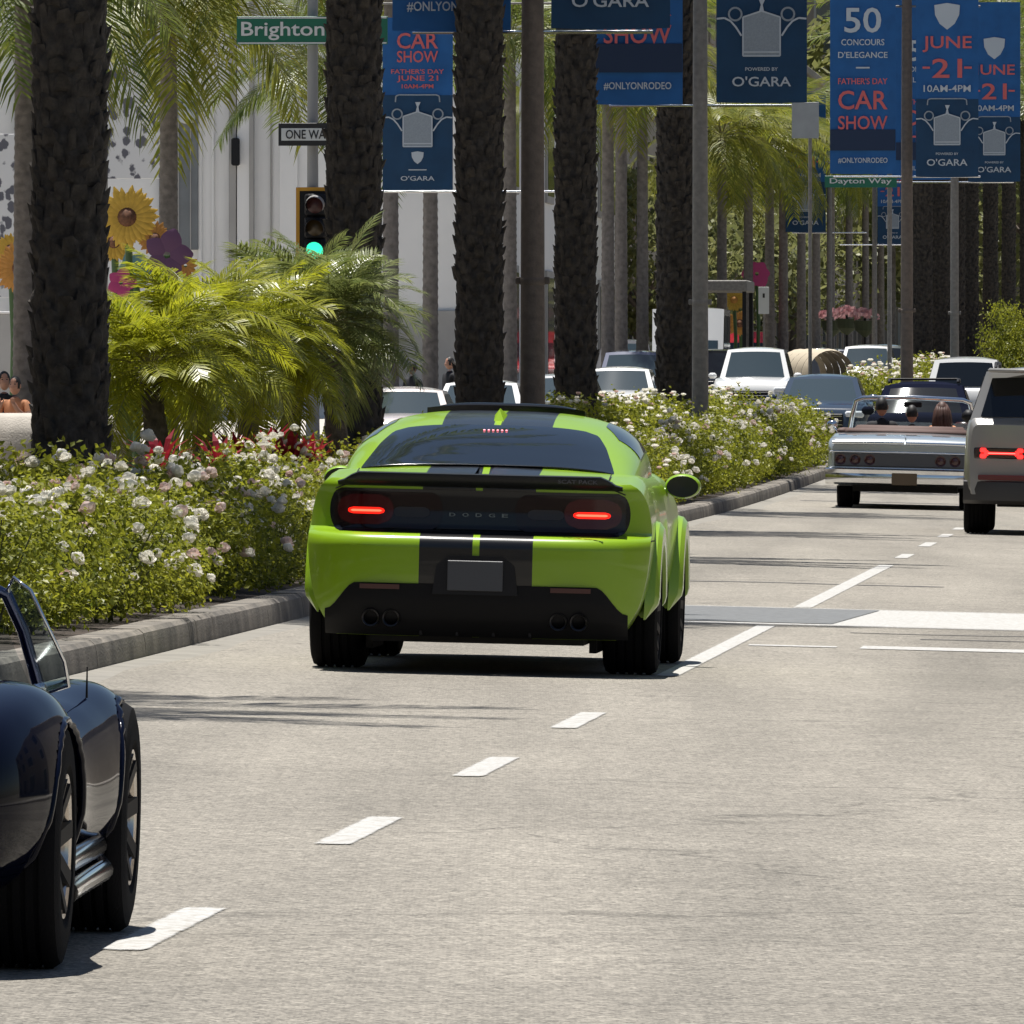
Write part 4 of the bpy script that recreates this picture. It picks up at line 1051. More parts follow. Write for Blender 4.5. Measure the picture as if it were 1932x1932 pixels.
def gen_car(name, label, cat, s, t, facing, L=4.7, W=1.88, H=1.48, hood=1.0, belt=.98, boot=1.02, ws=(1.35, 2.1), rs=(.55, 1.15), paint=None, paint_name='p', glass=None, wheelR=.34, wr=.62, group=None, rz=0.0, grille=True, plate=True, rack=False, head=True, gv=(.06, .90)):
    """ws: distances of windscreen base/top from the nose; rs: of rear glass base/top from the tail. facing=1 shows us its front"""
    root = thing(name, label, cat, rw(s, t, 0), HEAD+(math.pi if facing > 0 else 0)+rz, group)
    pm = paint if not isinstance(paint, tuple) else mat(paint_name, paint, .25, coat=.9)
    gm = glass or M_GLASSD
    hw = W/2; off = 0.0
    WY = [(0, hw*.74), (.06, hw*.88), (.25, hw*.97), (.8, hw), (L-.9, hw), (L-.35, hw*.96), (L-.1, hw*.86), (L, hw*.72)]
    ZT = [(0, boot*.72), (.05, boot*.9), (.15, boot*.98), (rs[0]+.2, boot), (rs[0]+.7, belt), (L-ws[0]-.2, belt), (L-ws[0]+.2, hood*1.0), (L-.45, hood*.94), (L-.12, hood*.84), (L, hood*.62)]
    ZB_ = [(0, .32), (.3, .24), (L-.3, .22), (L, .28)]
    AX = (.9, L-.92)
    loft_body(WY, ZT, ZB_, L, AX, wheelR+.055, hw*.68, zax=wheelR).build('body', pm, root, smooth=45)
    fr, rr, sd_, rf = cabin(L-ws[0], L-ws[1], rs[1], rs[0], hw*.86, hw*wr/.9*.98, belt-.03, H-.035)
    c = MB(); c.grid(fr, 12, 8, flip=True); c.grid(rr, 12, 8); c.grid(sd_(1), 12, 8); c.grid(sd_(-1), 12, 8, flip=True); c.grid(rf, 12, 14)
    c.build('cabin', pm, root, smooth=40)
    MB().grid(sub(fr, .075, .925, gv[0], gv[1], (0, .012, .006)), 10, 6, flip=True).build('windscreen', gm, root, smooth=180)
    MB().grid(sub(rr, .09, .91, .12, .88, (0, -.012, .006)), 10, 6).build('rear_window', gm, root, smooth=180)
    for sx in (-1, 1):
        MB().grid(sub(sd_(sx), .05, .48, .14, .88, (sx*.012, 0, 0)), 6, 4, flip=sx < 0).build('side_window', gm, root, smooth=180)
        MB().grid(sub(sd_(sx), .51, .95, .14, .88, (sx*.012, 0, 0)), 6, 4, flip=sx < 0).build('side_window', gm, root, smooth=180)
        m_ = MB(); m_.box((sx*(hw+.03), L-ws[0]-.35, belt+.08), (.20, .12, .14), .045); m_.build('door_mirror', pm, root, smooth=60)
        if head:
            h_ = MB(); h_.box((sx*hw*.70, L-.10, hood*.74), (hw*.38, .16, .13), .03); h_.build('headlamp', M_HEADL, root, smooth=40)
        tl = MB(); tl.box((sx*hw*.74, .035, boot*.80), (hw*.34, .10, .13), .03); tl.build('tail_lamp', M_LAMPOFF, root, smooth=40)
    if grille:
        g_ = MB(); g_.box((0, L-.03, hood*.62), (hw*.95, .10, .26), .02); go = g_.build('grille', M_BLKM, root)
        for i in range(3):
            q = MB(); q.box((0, L+.022, hood*.62-.08+.08*i), (hw*.9, .012, .014)); q.build('grille_bar', M_CHROME, go)
    bb = MB(); bb.box((0, L-.05, .36), (hw*1.6, .14, .18), .04); bb.box((0, .05, .40), (hw*1.6, .14, .2), .04); bb.build('bumper', M_BLKM, root, smooth=40)
    if plate:
        for py_, pz_ in ((L+.03, .42), (-.03, .66)):
            p_ = MB(); p_.box((0, py_, pz_), (.3, .012, .15)); p_.build('number_plate', M_PLATEW, root)
    if rack:
        r_ = MB()
        for sx in (-1, 1): r_.tube([(sx*hw*.6, rs[1]+.1, H+.02), (sx*hw*.6, rs[1]+.25, H+.07), (sx*hw*.6, L-ws[1]-.35, H+.07), (sx*hw*.6, L-ws[1]-.2, H+.02)], .02, 6)
        for y in (rs[1]+.5, L-ws[1]-.6): r_.tube([(-hw*.6, y, H+.07), (hw*.6, y, H+.07)], .018, 6)
        r_.build('roof_rack', M_BLKM, root, smooth=60)
    wheels(root, [(sx*(hw-.12), ya) for sx in (-1, 1) for ya in AX], wheelR, .23, wheelR*.66, M_ALU, 8, .04)
    return root
# for facing>0 the root sits at the tail (far end); local +Y runs toward us
M_GLASSB = mat('blue_grey_glass', (.03, .045, .052), .05, spec=.9, ior=1.6)
WHITE = (.66, .66, .65)
mat('dark_navy_paint', (.010, .012, .024), .5, spec=0.0); mat('black_paint', (.008, .008, .009), .08, spec=.3); mat('graphite_paint', (.03, .03, .033), .1, spec=.3); mat('slate_blue_paint', (.035, .05, .075), .12, spec=.5)
def front_at(s): return s+4.8
gen_car('white_suv', 'white SUV facing us beyond the rose bed, left of the blue grey sedan', 'SUV', 297.5, t_at(1421, 293), 1, 4.9, 2.0, 1.86, 1.16, 1.12, 1.15, (1.35, 1.95), (.1, .5), WHITE, 'white_paint', M_GLASSB, .38)
gen_car('white_suv', 'second white SUV facing us, behind the blue grey sedan on its right', 'SUV', 373, t_at(1633, 368), 1, 4.9, 1.98, 1.78, 1.14, 1.1, 1.12, (1.35, 1.95), (.1, .5), WHITE, 'white_paint', M_GLASSB, .37)
gen_car('grey_sedan', 'blue grey sedan facing us at the end of the rose bed', 'car', 234.5, t_at(1547, 230), 1, 4.8, 1.88, 1.44, .96, .94, 1.0, (1.3, 2.15), (.5, 1.2), (.035, .05, .075), 'slate_blue_paint', M_GLASSB, .34)
gen_car('dark_sedan', 'dark navy car driving ahead of the silver convertible', 'car', 196, t_at(1745, 198), -1, 4.7, 1.85, 1.50, .98, .98, 1.02, (1.35, 2.1), (.35, .95), (.012, .015, .03), 'dark_navy_paint', None, .34, rack=True)
gen_car('white_suv', 'white SUV seen from behind, ahead of the silver rear end at right', 'SUV', 258, t_at(1825, 260), -1, 4.8, 1.95, 1.74, 1.1, 1.08, 1.12, (1.35, 1.95), (.1, .5), WHITE, 'white_paint', None, .37)
gen_car('white_sedan', 'white sedan with big windscreen facing us behind the third dark trunk', 'car', 218, t_at(893, 213), 1, 4.7, 1.86, 1.46, .98, .97, 1.02, (1.2, 1.95), (.5, 1.2), WHITE, 'white_paint', M_GLASSB, .34)
gen_car('white_hatchback', 'white car facing us between the fourth and fifth dark trunks', 'car', 272, t_at(1160, 267), 1, 4.5, 1.86, 1.52, 1.02, 1.0, 1.04, (1.25, 1.9), (.3, .7), WHITE, 'white_paint', M_GLASSB, .34)
gen_car('blue_suv', 'purplish blue SUV queuing behind the white car left of the fifth trunk', 'SUV', 305, t_at(1185, 300), 1, 4.8, 1.95, 1.84, 1.12, 1.1, 1.12, (1.35, 1.95), (.1, .5), (.10, .11, .17), 'violet_blue_paint', M_GLASSB, .37)
gen_car('grey_van', 'dark grey vehicle behind the purplish blue SUV', 'van', 352, t_at(1170, 346), 1, 4.8, 1.95, 2.1, 1.2, 1.2, 1.2, (1.2, 1.8), (.05, .3), (.12, .12, .13), 'grey_paint', M_GLASSB, .37)
gen_car('pale_sedan', 'pale pinkish car hood left of the people by the white wall', 'car', 206, t_at(745, 201), 1, 4.7, 1.86, 1.40, .98, .97, 1.0, (1.5, 2.1), (.5, 1.2), (.62, .55, .52), 'pale_pink_paint', M_GLASSB, .34)
gen_car('white_delivery_van', 'tall white van half hidden by the fifth dark trunk', 'van', 338, t_at(1288, 330), 1, 5.8, 2.25, 2.95, 1.35, 1.45, 1.5, (.7, 1.25), (.03, .10), WHITE, 'white_paint', M_GLASSB, .38, wr=.80, gv=(.05, .42))
gen_car('red_van', 'bright red van far down the street right of the grey lamp post', 'van', 426, t_at(1397, 420), 1, 5.0, 2.0, 2.3, 1.25, 1.35, 1.4, (.9, 1.4), (.03, .1), (.45, .015, .02), 'red_paint', None, .37, wr=.76, gv=(.05, .6))
for i, (s_, px, hh, pc, pn, l) in enumerate(((455, 1480, 1.5, (.03, .05, .04), 'dark_green_paint', 'dark green car far down the street behind the white SUVs'), (470, 1545, 1.6, WHITE, 'white_paint', 'small white car far down the street between the grey palms'),
                                (400, 1665, 1.75, (.03, .045, .045), 'dark_teal_paint', 'dark teal SUV roof behind the second white SUV'), (500, 1575, 1.5, (.02, .03, .07), 'blue_paint', 'dark blue car far down the street'))):
    gen_car('distant_car', l, 'car', s_, t_at(px, s_-4), 1, 4.7, 1.9, hh, 1.0, .98, 1.0, (1.3, 2.0), (.4, 1.0), pc, pn, None, .34, group='cars far down the street')

gen_car('silver_sedan', 'silver car between the brown lamp post and the fourth dark trunk', 'car', 246, t_at(1046, 241), 1, 4.7, 1.86, 1.46, .98, .97, 1.02, (1.25, 2.0), (.5, 1.2), (.30, .31, .32), 'silver_paint', M_GLASSB, .34)
gen_car('black_suv', 'black SUV just left of the first white SUV', 'SUV', 322, t_at(1345, 317), 1, 4.9, 1.98, 1.80, 1.14, 1.1, 1.12, (1.35, 1.95), (.1, .5), (.012, .012, .014), 'black_paint', None, .37)
gen_car('dark_grey_car', 'dark grey car behind the tan canopy cart', 'car', 362, t_at(1500, 357), 1, 4.7, 1.88, 1.55, 1.0, .98, 1.0, (1.3, 2.0), (.4, 1.0), (.05, .05, .055), 'graphite_paint', None, .34)
# ribbed tan canopy on a small tour cart
o = thing('tour_cart', 'small cart under a ribbed tan canopy between the two white SUVs', 'cart', rw(338, t_at(1530, 334), 0), HEAD+.5)
for i in range(5):
    h = MB(); rows = []
    for q in range(3):
        y = -.95+.42*i+.21*q*.95; r_ = .72+.05*math.sin(math.pi*q/2)
        rows.append([(math.cos(math.pi*k/12)*r_, y, 1.05+math.sin(math.pi*k/12)*r_*.95) for k in range(13)])
    h.rows(rows); h.build('canopy_rib', mat('tan_canvas', (.42, .36, .27), .8), o, smooth=60)
b = MB(); b.box((0, 0, .65), (1.3, 2.1, .75), .12); b.build('body', mat('cart_dark', (.06, .055, .05), .5), o, smooth=40)
wheels(o, [(sx*.6, y) for sx in (-1, 1) for y in (-.7, .7)], .3, .16, .18)

# ================================================================== SILVER CONVERTIBLE
def convertible():
    M_SIL = mat('silver_blue_paint', (.42, .46, .48), .2, metal=.4, coat=.9)
    root = thing('silver_convertible', 'long silver vintage convertible with three people, driving beside the rose bed', 'car', rw(158.6, -4.03), HEAD, ry=math.atan(CROSS))
    hw = 1.015; L = 5.3
    WY = [(0, hw*.94), (.05, hw*.975), (.2, hw*.995), (1.0, hw), (4.3, hw), (5.0, hw*.97), (5.3, hw*.92)]
    ZT = [(0, .84), (.03, .885), (.10, .915), (.3, .945), (1.2, .985), (1.5, .985), (3.5, .98), (4.4, .95), (5.1, .88), (5.3, .78)]
    loft_body(WY, ZT, [(0, .36), (.5, .28), (4.8, .26), (5.3, .34)], L, (1.15, 4.15), .39, .72, zax=.34,
              side=[(0, 0), (.80, 0), (.96, .05), (.995, .2), (1.0, .42), (.995, .66), (1.0, .80), (.985, .90), (.93, .975), (.82, .985), (.4, 1.005), (0, 1.01)]).build('body', M_SIL, root, smooth=40)
    u = MB(); u.box((0, 2.6, .32), (1.36, 4.6, .2)); u.build('underbody', M_UNDER, root)
    # tail: recessed dark band, round lamps, chrome mouldings
    tb = MB(); tb.box((0, -.004, .635), (1.84, .03, .18), .01); tbo = tb.build('tail_band', mat('brushed_band', (.10, .10, .11), .35, metal=.7), root)
    for sx in (-1, 1):
        for i, x in enumerate((.84, .65, .46)):
            t_ = MB(); t_.lathe([(.001, -.045), (.045, -.04), (.055, -.02), (.072, -.025), (.078, .0)], 18, (sx*x, 0, .635), 'y')
            t_.build('tail_lamp', mat('old_lamp_red', (.05, .010, .012), .2, coat=.5), root, smooth=40)
    md = MB(); md.tube([(-.98, -.03, .735), (0, -.035, .74), (.98, -.03, .735)], .012, 8); md.tube([(-.98, -.03, .53), (0, -.035, .53), (.98, -.03, .53)], .01, 8); md.build('moulding', M_CHROME, root, smooth=60)
    lip = MB(); lip.tube([(-.95, -.01, .85), (-.5, -.03, .858), (-.012, -.035, .86)], .026, 10); lip.tube([(.012, -.035, .86), (.5, -.03, .858), (.95, -.01, .85)], .026, 10); lip.build('boot_lip', mat('polished_silver', (.72, .74, .76), .12, metal=1), root, smooth=60)
    ft = MB(); ft.box((0, .05, .925), (.012, .2, .02)); ft.build('boot_crease', M_SIL, root)
    bp = MB(); rows = []
    for i in range(31):
        x = -1.03+2.06*i/30; fw = .10*abs(x/1.03)**4
        rows.append([(x, -.05+fw, .31), (x, -.13+fw, .335), (x, -.145+fw, .40), (x, -.135+fw, .455), (x, -.16+fw, .462), (x, -.165+fw, .505), (x, -.13+fw, .525), (x, -.03+fw, .525)])
    bp.rows(rows, flip=True); bpo = bp.build('rear_bumper', M_CHROME, root, smooth=35)
    pl = MB(); pl.box((0, -.155, .395), (.33, .012, .16), .004); pl.build('number_plate', mat('brown_plate', (.10, .07, .04), .5), root)
    wheels(root, [(sx*.80, ya) for sx in (-1, 1) for ya in (1.15, 4.15)], .345, .21, .2, M_CHROME, 12, .03)
    # interior
    M_RED = mat('coral_upholstery', (.11, .065, .055), .75, var=.1, vscale=6)
    t_ = MB(); t_.grid(lambda q, v: (-.80+1.6*q, 1.62+2.0*v, 1.0), 4, 4); t_.build('cockpit_floor', M_UNDER, root)
    for y in (1.75, 2.75):
        s_ = MB(); s_.box((0, y, .96), (1.5, .18, .24), .07); s_.box((0, y+.35, .93), (1.5, .6, .2), .06); s_.build('bench_seat', M_RED, root, smooth=40)
    for sx in (-1, 1):
        d = MB(); d.box((sx*.88, 2.6, 1.0), (.14, 1.9, .07), .03); d.build('door_top', M_RED, root, smooth=40)
    bt = MB(); bt.box((0, 1.5, 1.0), (1.66, .34, .08), .035); bt.build('folded_roof_boot', M_RED, root, smooth=40)
    fr = MB(); P_ = [(-.84, 3.78, .98), (-.80, 3.60, 1.22), (-.755, 3.46, 1.40), (-.66, 3.42, 1.435), (0, 3.43, 1.455), (.66, 3.42, 1.435), (.755, 3.46, 1.40), (.80, 3.60, 1.22), (.84, 3.78, .98)]
    fr.tube(P_, .032, 8); wf = fr.build('windscreen_frame', M_CHROME, root, smooth=60)
    g_ = MB(); g_.grid(lambda q, v: ((-.82+1.64*q)*(1-.09*v), 3.76-.33*v, .99+.43*v), 8, 4); g_.build('windscreen_glass', glass_clear(), wf)
    mi = MB(); mi.box((0, 3.40, 1.36), (.24, .03, .07), .012); mi.build('rear_view_mirror', M_BLKM, root)
    for sx in (-1, 1):
        m_ = MB(); m_.sphere((sx*1.06, 3.3, 1.07), (.075, .05, .06), 12, 8); m_.tube([(sx*.98, 3.3, .98), (sx*1.05, 3.3, 1.04)], .014, 6); m_.build('door_mirror', M_CHROME, root, smooth=60)
    return root
conv = convertible()

# ================================================================== SILVER SUV at the right edge
def big_suv():
    M_P = mat('warm_silver_paint', (.27, .265, .255), .3, metal=.2, coat=.7)
    root = thing('silver_suv', 'tall warm silver SUV with red dog bone tail lamp at the right edge', 'SUV', rw(135.3, -1.77), HEAD, ry=math.atan(CROSS))
    hw = 1.03; L = 5.1
    WY = [(0, hw*.93), (.08, hw*.965), (.3, hw*.99), (.9, hw), (4.2, hw), (4.8, hw*.97), (5.1, hw*.9)]
    ZT = [(0, 1.22), (.04, 1.27), (.12, 1.295), (.5, 1.30), (3.5, 1.27), (3.9, 1.22), (4.9, 1.14), (5.1, 1.0)]
    loft_body(WY, ZT, [(0, .44), (.4, .38), (4.8, .36), (5.1, .45)], L, (1.02, 4.1), .47, .70, zax=.41,
              side=[(0, 0), (.86, 0), (.97, .05), (.99, .2), (1.0, .45), (.99, .75), (.975, .9), (.945, .975), (.85, 1.0), (.4, 1.0), (0, 1.0)]).build('body', M_P, root, smooth=40)
    u = MB(); u.box((0, 2.55, .42), (1.3, 4.4, .22)); u.build('underbody', M_UNDER, root)
    # lower cladding and bumper
    cb = MB(); rows = []
    for i in range(41):
        x = -1.02+2.04*i/40; fw = .16*abs(x/1.02)**6
        rows.append([(x, .02+fw, .34), (x, -.06+fw, .38), (x, -.075+fw, .50), (x, -.06+fw, .585), (x, -.02+fw, .60)])
    cb.rows(rows, flip=True); cbo = cb.build('rear_bumper', mat('dark_cladding', (.045, .043, .043), .55), root, smooth=40)
    rs_ = MB(); rs_.box((0, -.055, .635), (1.72, .03, .055), .008); rs_.build('reflector_strip', mat('dull_red_strip', (.13, .022, .02), .35), root)
    tw = MB(); tw.box((-.05, -.085, .455), (.24, .02, .05), .008); tw.build('tow_cover', mat('pale_patch', (.4, .38, .36), .5), root)
    for sx in (-1, 1):
        for ya in (1.02, 4.1):
            f = MB(); f.grid(lambda q, v: (sx*(1.0+.035*math.sin(math.pi*min(1, v*1.2))), ya+math.cos(R(-8)+R(196)*q)*(.43+.09*v), .41+math.sin(R(-8)+R(196)*q)*(.43+.09*v)), 26, 4, flip=sx < 0)
            f.build('wheel_arch_trim', mat('dark_cladding', (.045, .043, .043), .55), root, smooth=40)
    # cabin
    zb, zr = 1.27, 1.83; fr, rr, sd_, rf = cabin(3.75, 3.05, .30, .06, .965, .80, zb, zr-.02)
    c = MB(); c.grid(fr, 12, 8, flip=True); c.grid(rr, 16, 8); c.grid(sd_(1), 12, 8); c.grid(sd_(-1), 12, 8, flip=True); c.grid(rf, 12, 14); c.build('cabin', M_P, root, smooth=40)
    MB().grid(sub(rr, .055, .945, .06, .85, (0, -.012, .004)), 14, 8).build('rear_window', mat('black_glass', (.004, .005, .006), .05, spec=.6), root, smooth=180)
    MB().grid(sub(fr, .06, .94, .05, .92, (0, .012, .004)), 10, 6, flip=True).build('windscreen', M_GLASSD, root, smooth=180)
    for sx in (-1, 1):
        MB().grid(sub(sd_(sx), .04, .96, .14, .90, (sx*.010, 0, 0)), 10, 4, flip=sx < 0).build('side_window', M_BLKG, root, smooth=180)
        r_ = MB(); r_.tube([(sx*.70, .5, zr+.02), (sx*.70, .6, zr+.075), (sx*.70, 2.9, zr+.075), (sx*.70, 3.0, zr+.02)], .02, 6); r_.build('roof_rail', M_BLKM, root, smooth=60)
        m_ = MB(); m_.box((sx*1.05, 3.5, 1.30), (.16, .12, .15), .05); m_.build('door_mirror', M_BLKM, root, smooth=60)
    sp = MB(); sp.box((0, .16, zr-.005), (1.56, .34, .05), .02); sp.build('roof_spoiler', M_P, root, smooth=40)
    # tail lamps: dark housing across the tail, lit dog-bone at each side
    th = MB(); th.box((0, .012, .905), (1.84, .05, .135), .02); tho = th.build('tail_lamp_housing', mat('lamp_housing', (.025, .006, .010), .15, coat=.6), root, smooth=40)
    M_DB = mat('lit_dogbone', (.6, .03, .02), .3, emit=(1.0, .02, .018), estr=2.0)
    for sx in (-1, 1):
        d = MB(); xc = sx*.605
        d.box((xc, -.022, .905), (.36, .02, .026), .008)
        for ex in (-.205, .205):
            for ez in (-.032, .032): d.box((xc+ex, -.022, .905+ez), (.07, .022, .048), .010)
            d.box((xc+ex*.84, -.021, .905), (.05, .02, .06), .008)
        d.build('lit_lamp', M_DB, tho, smooth=40)
        q = MB(); q.box((xc, -.035, .905), (.30, .008, .008)); q.build('lamp_core', mat('lit_dogbone_core', (.8, .1, .1), .3, emit=(1, .10, .08), estr=3), tho)
    hd = MB(); hd.box((0, .03, 1.07), (1.6, .01, .006)); hd.build('tailgate_seam', M_BLKM, root)
    p_ = MB(); p_.box((0, -.085, .54), (.3, .012, .15), .003); p_.build('number_plate', M_PLATE, root)
    wheels(root, [(sx*.88, ya) for sx in (-1, 1) for ya in (1.02, 4.1)], .41, .29, .28, M_BLKM, 5, .05)
big_suv()
# ================================================================== LAMP POSTS AND BANNERS
M_POST = mat('brown_post', (.135, .108, .088), .7, var=.2, vscale=12, bump=.3, bscale=40)
M_POSTG = mat('grey_post', (.20, .19, .175), .7, var=.2, vscale=12, bump=.3, bscale=40)
M_NAVYB = mat('banner_navy', (.004, .042, .105), .75, var=.12, vscale=3)
M_BLUEB = mat('banner_blue', (.009, .095, .29), .75, var=.12, vscale=3)
M_WHT = mat('banner_white', (.46, .51, .56), .8)
M_GRY = mat('banner_grey', (.26, .30, .34), .8, var=.1, vscale=40)
M_REDB = mat('banner_red', (.58, .125, .125), .8)
M_DKB = mat('banner_dark_band', (.012, .028, .07), .8)
def lamp_post(name, px, s, r, label, m, H=9.2, bottoms=(5.5,), arm=1.5):
    t = t_at(px, s); o = thing(name, label, 'lamp post', rw(s, t, .12), HEAD, 'banner posts along the median')
    b = MB(); b.lathe([(r*1.7, 0), (r*1.7, .25), (r*1.25, .5), (r*1.06, .8), (r, 2.5), (r*.92, 6), (r*.8, H)], 20); b.build('pole', m, o, smooth=40)
    c = MB(); c.lathe([(r*1.0, 2.55), (r*1.05, 2.56), (r*1.05, 2.62), (r*1.0, 2.63)], 20)
    for sx in (-1, 1): c.box((sx*r*1.2, 0, 2.6), (.06, .05, .08), .01)
    c.build('collar', m, o, smooth=40)
    for py_ in bottoms:
        zb = z_at(py_, s)-o.location.z
        for dz in (-.03, 3.45):
            a = MB(); a.tube([(-arm, 0, zb+dz), (arm, 0, zb+dz)], .022, 8); a.build('banner_arm', M_CHROME if dz < 0 else M_POSTG, o, smooth=60)
    l = MB(); l.lathe([(r*.9, H), (.16, H+.05), (.26, H+.35), (.2, H+.7), (.03, H+.82)], 16); l.build('lantern', M_WHT, o, smooth=60)
    return o, t
def banner_sheet(root, W, H, m, seed=0, name='cloth'):
    b = MB(); rd = random.Random(seed); ph = rd.uniform(0, 6)
    def fn(u, v, off=0): return (-W/2+W*u, off+(.02*math.sin(2.2*u*math.pi+ph)+.012*math.sin(5*v+3*u+ph))*math.sin(math.pi*min(1, v+.1)), H*v-.012*math.sin(math.pi*u)*(1-v))
    b.grid(lambda u, v: fn(u, v, 0), 12, 20); b.grid(lambda u, v: fn(u, v, .012), 12, 20, flip=True)
    e = []
    b.rows([[fn(0, i/20, 0) for i in range(21)], [fn(0, i/20, .012) for i in range(21)]]); b.rows([[fn(1, i/20, .012) for i in range(21)], [fn(1, i/20, 0) for i in range(21)]])
    return b.build(name, m, root, smooth=180)
def flat(root, name, polys, m, y=-.026, d=.004):
    b = MB()
    for p in polys: b.prism(p, -d, 'xz', y)
    return b.build(name, m, root)
def ring(cx, cz, r0, r1, n=18): return [[(cx+r0*math.cos(6.2832*i/n), cz+r0*math.sin(6.2832*i/n)), (cx+r0*math.cos(6.2832*(i+1)/n), cz+r0*math.sin(6.2832*(i+1)/n)), (cx+r1*math.cos(6.2832*(i+1)/n), cz+r1*math.sin(6.2832*(i+1)/n)), (cx+r1*math.cos(6.2832*i/n), cz+r1*math.sin(6.2832*i/n))] for i in range(n)]
def line(pts, w_):
    out = []
    for (x0, z0), (x1, z1) in zip(pts, pts[1:]):
        dx, dz = x1-x0, z1-z0; l = math.hypot(dx, dz) or 1; nx, nz = -dz/l*w_/2, dx/l*w_/2
        out.append([(x0-nx, z0-nz), (x1-nx, z1-nz), (x1+nx, z1+nz), (x0+nx, z0+nz)])
    return out
Y0 = -.030
def car_emblem(root, W, zb, full=True):
    """old radiator with head lamps and wing lines; zb = height of the radiator's foot"""
    u = W/1.17           # drawn on a 117-px wide banner: 1 px = W/117
    k = W/117.0
    P = lambda x, z: (x*k, zb+z*k)
    flat(root, 'radiator', [[P(-24, 0), P(24, 0), P(24, 50), P(0, 58), P(-24, 50)]], M_GRY, Y0)
    flat(root, 'radiator_trim', line([P(-24, 0), P(-24, 50), P(0, 58), P(24, 50), P(24, 0), P(-24, 0)], 2*k)+line([P(-24, 5), P(24, 5)], 2*k), M_WHT, Y0-.005)
    flat(root, 'mascot', [[P(-3, 58), P(3, 58), P(1.5, 66), P(5, 74), P(-4, 74), P(-1, 66)]], M_WHT, Y0)
    flat(root, 'lamp_rings', ring(-34*k, zb+54*k, 7*k, 9.5*k)+ring(34*k, zb+54*k, 7*k, 9.5*k), M_GRY, Y0)
    wing = [(-58, 48), (-48, 49), (-40, 45), (-33, 37), (-26, 26)]
    flat(root, 'wing_lines', line([P(*p) for p in wing], 2.4*k)+line([P(-x, z) for x, z in wing], 2.4*k), M_WHT, Y0)
    if full: flat(root, 'roof_line', line([P(-37, 74), P(-36, 84), P(-31, 86), P(31, 86), P(36, 84), P(37, 74)], 2.2*k), M_GRY, Y0)
def shield(root, xc, zc, hgt, k):
    P = lambda x, z: (xc+x*hgt, zc+z*hgt)
    flat(root, 'shield', [[P(-.48, .42), P(0, .5), P(.48, .42), P(.45, .05), P(.28, -.28), P(0, -.5), P(-.28, -.28), P(-.45, .05)]], M_WHT, Y0)
def banner_right(label, loc, W, group='blue event banners', shield_on=True):
    """JUNE 21 side: everything measured in 117ths of the width from the lower edge"""
    H = W*3.45; k = W/117.0; o = thing('banner', label, 'banner', loc, HEAD, group)
    banner_sheet(o, W, H*.36, M_NAVYB, 1, 'lower_cloth'); up = banner_sheet(o, W, H*.64, M_BLUEB, 1, 'upper_cloth'); up.location = (0, 0, H*.36+.002)
    L_ = lambda t_, z, w_, h_, m: lettering(t_, m, o, 0, z*k, w_*k, h_*k, y=Y0)
    L_("O'GARA", 27, 76, 13, M_WHT); L_('POWERED BY', 43, 42, 4.5, M_WHT); car_emblem(o, W, 60*k)
    L_('10AM-4PM', 165, 88, 13, M_WHT); L_('21', 203, 56, 36, M_REDB); L_('JUNE', 248, 92, 30, M_REDB)
    flat(o, 'side_dash', [[(-46*k, 202*k), (-32*k, 202*k), (-32*k, 206*k), (-46*k, 206*k)], [(32*k, 202*k), (46*k, 202*k), (46*k, 206*k), (32*k, 206*k)]], M_REDB, Y0)
    shield(o, 0, 300*k, 50*k, k); return o
def banner_left(label, loc, W, group='blue event banners', shift=0.0):
    H = W*3.45; k = W/125.0; o = thing('banner', label, 'banner', loc, HEAD, group)
    banner_sheet(o, W, H, M_BLUEB, 2, 'cloth')
    L_ = lambda t_, z, w_, h_, m: lettering(t_, m, o, 0, z*k, w_*k, h_*k, y=Y0)
    L_('#ONLYONRODEO', 25, 94, 11, M_WHT)
    flat(o, 'dark_band', [[(-62*k, 44*k), (62*k, 44*k), (62*k, 84*k), (-62*k, 84*k)]], M_DKB, -.024, .003)
    L_('SHOW', 97, 94, 26, M_REDB); L_('CAR', 140, 94, 36, M_REDB); L_("FATHER'S DAY", 176, 94, 12, M_REDB)
    flat(o, 'short_rule', [[(-13*k, 200*k), (13*k, 200*k), (13*k, 203*k), (-13*k, 203*k)]], M_WHT, Y0)
    L_("D'ELEGANCE", 226, 94, 12, M_WHT); L_('CONCOURS', 250, 82, 12, M_WHT); L_('50', 292, 70, 48, M_WHT); return o
def banner_combo(label, loc, W, group='blue event banners'):
    H = W*2.45; k = W/133.0; o = thing('banner', label, 'banner', loc, HEAD, group)
    banner_sheet(o, W, H*.55, M_NAVYB, 4, 'lower_cloth'); up = banner_sheet(o, W, H*.45, M_BLUEB, 4, 'upper_cloth'); up.location = (0, 0, H*.55+.002)
    L_ = lambda t_, z, w_, h_, m: lettering(t_, m, o, 0, z*k, w_*k, h_*k, y=Y0)
    L_("O'GARA", 22, 64, 9, M_WHT); flat(o, 'short_rule', [[(-17*k, 37*k), (17*k, 37*k), (17*k, 39*k), (-17*k, 39*k)]], M_WHT, Y0)
    shield(o, 0, 61*k, 24*k, k); car_emblem(o, W, 82*k)
    L_('10AM-4PM', 196, 60, 8, M_REDB); L_('JUNE 21', 210, 78, 13, M_REDB); L_("FATHER'S DAY", 224, 100, 9, M_REDB); L_('SHOW', 252, 78, 22, M_REDB); L_('CAR', 282, 78, 30, M_REDB); return o

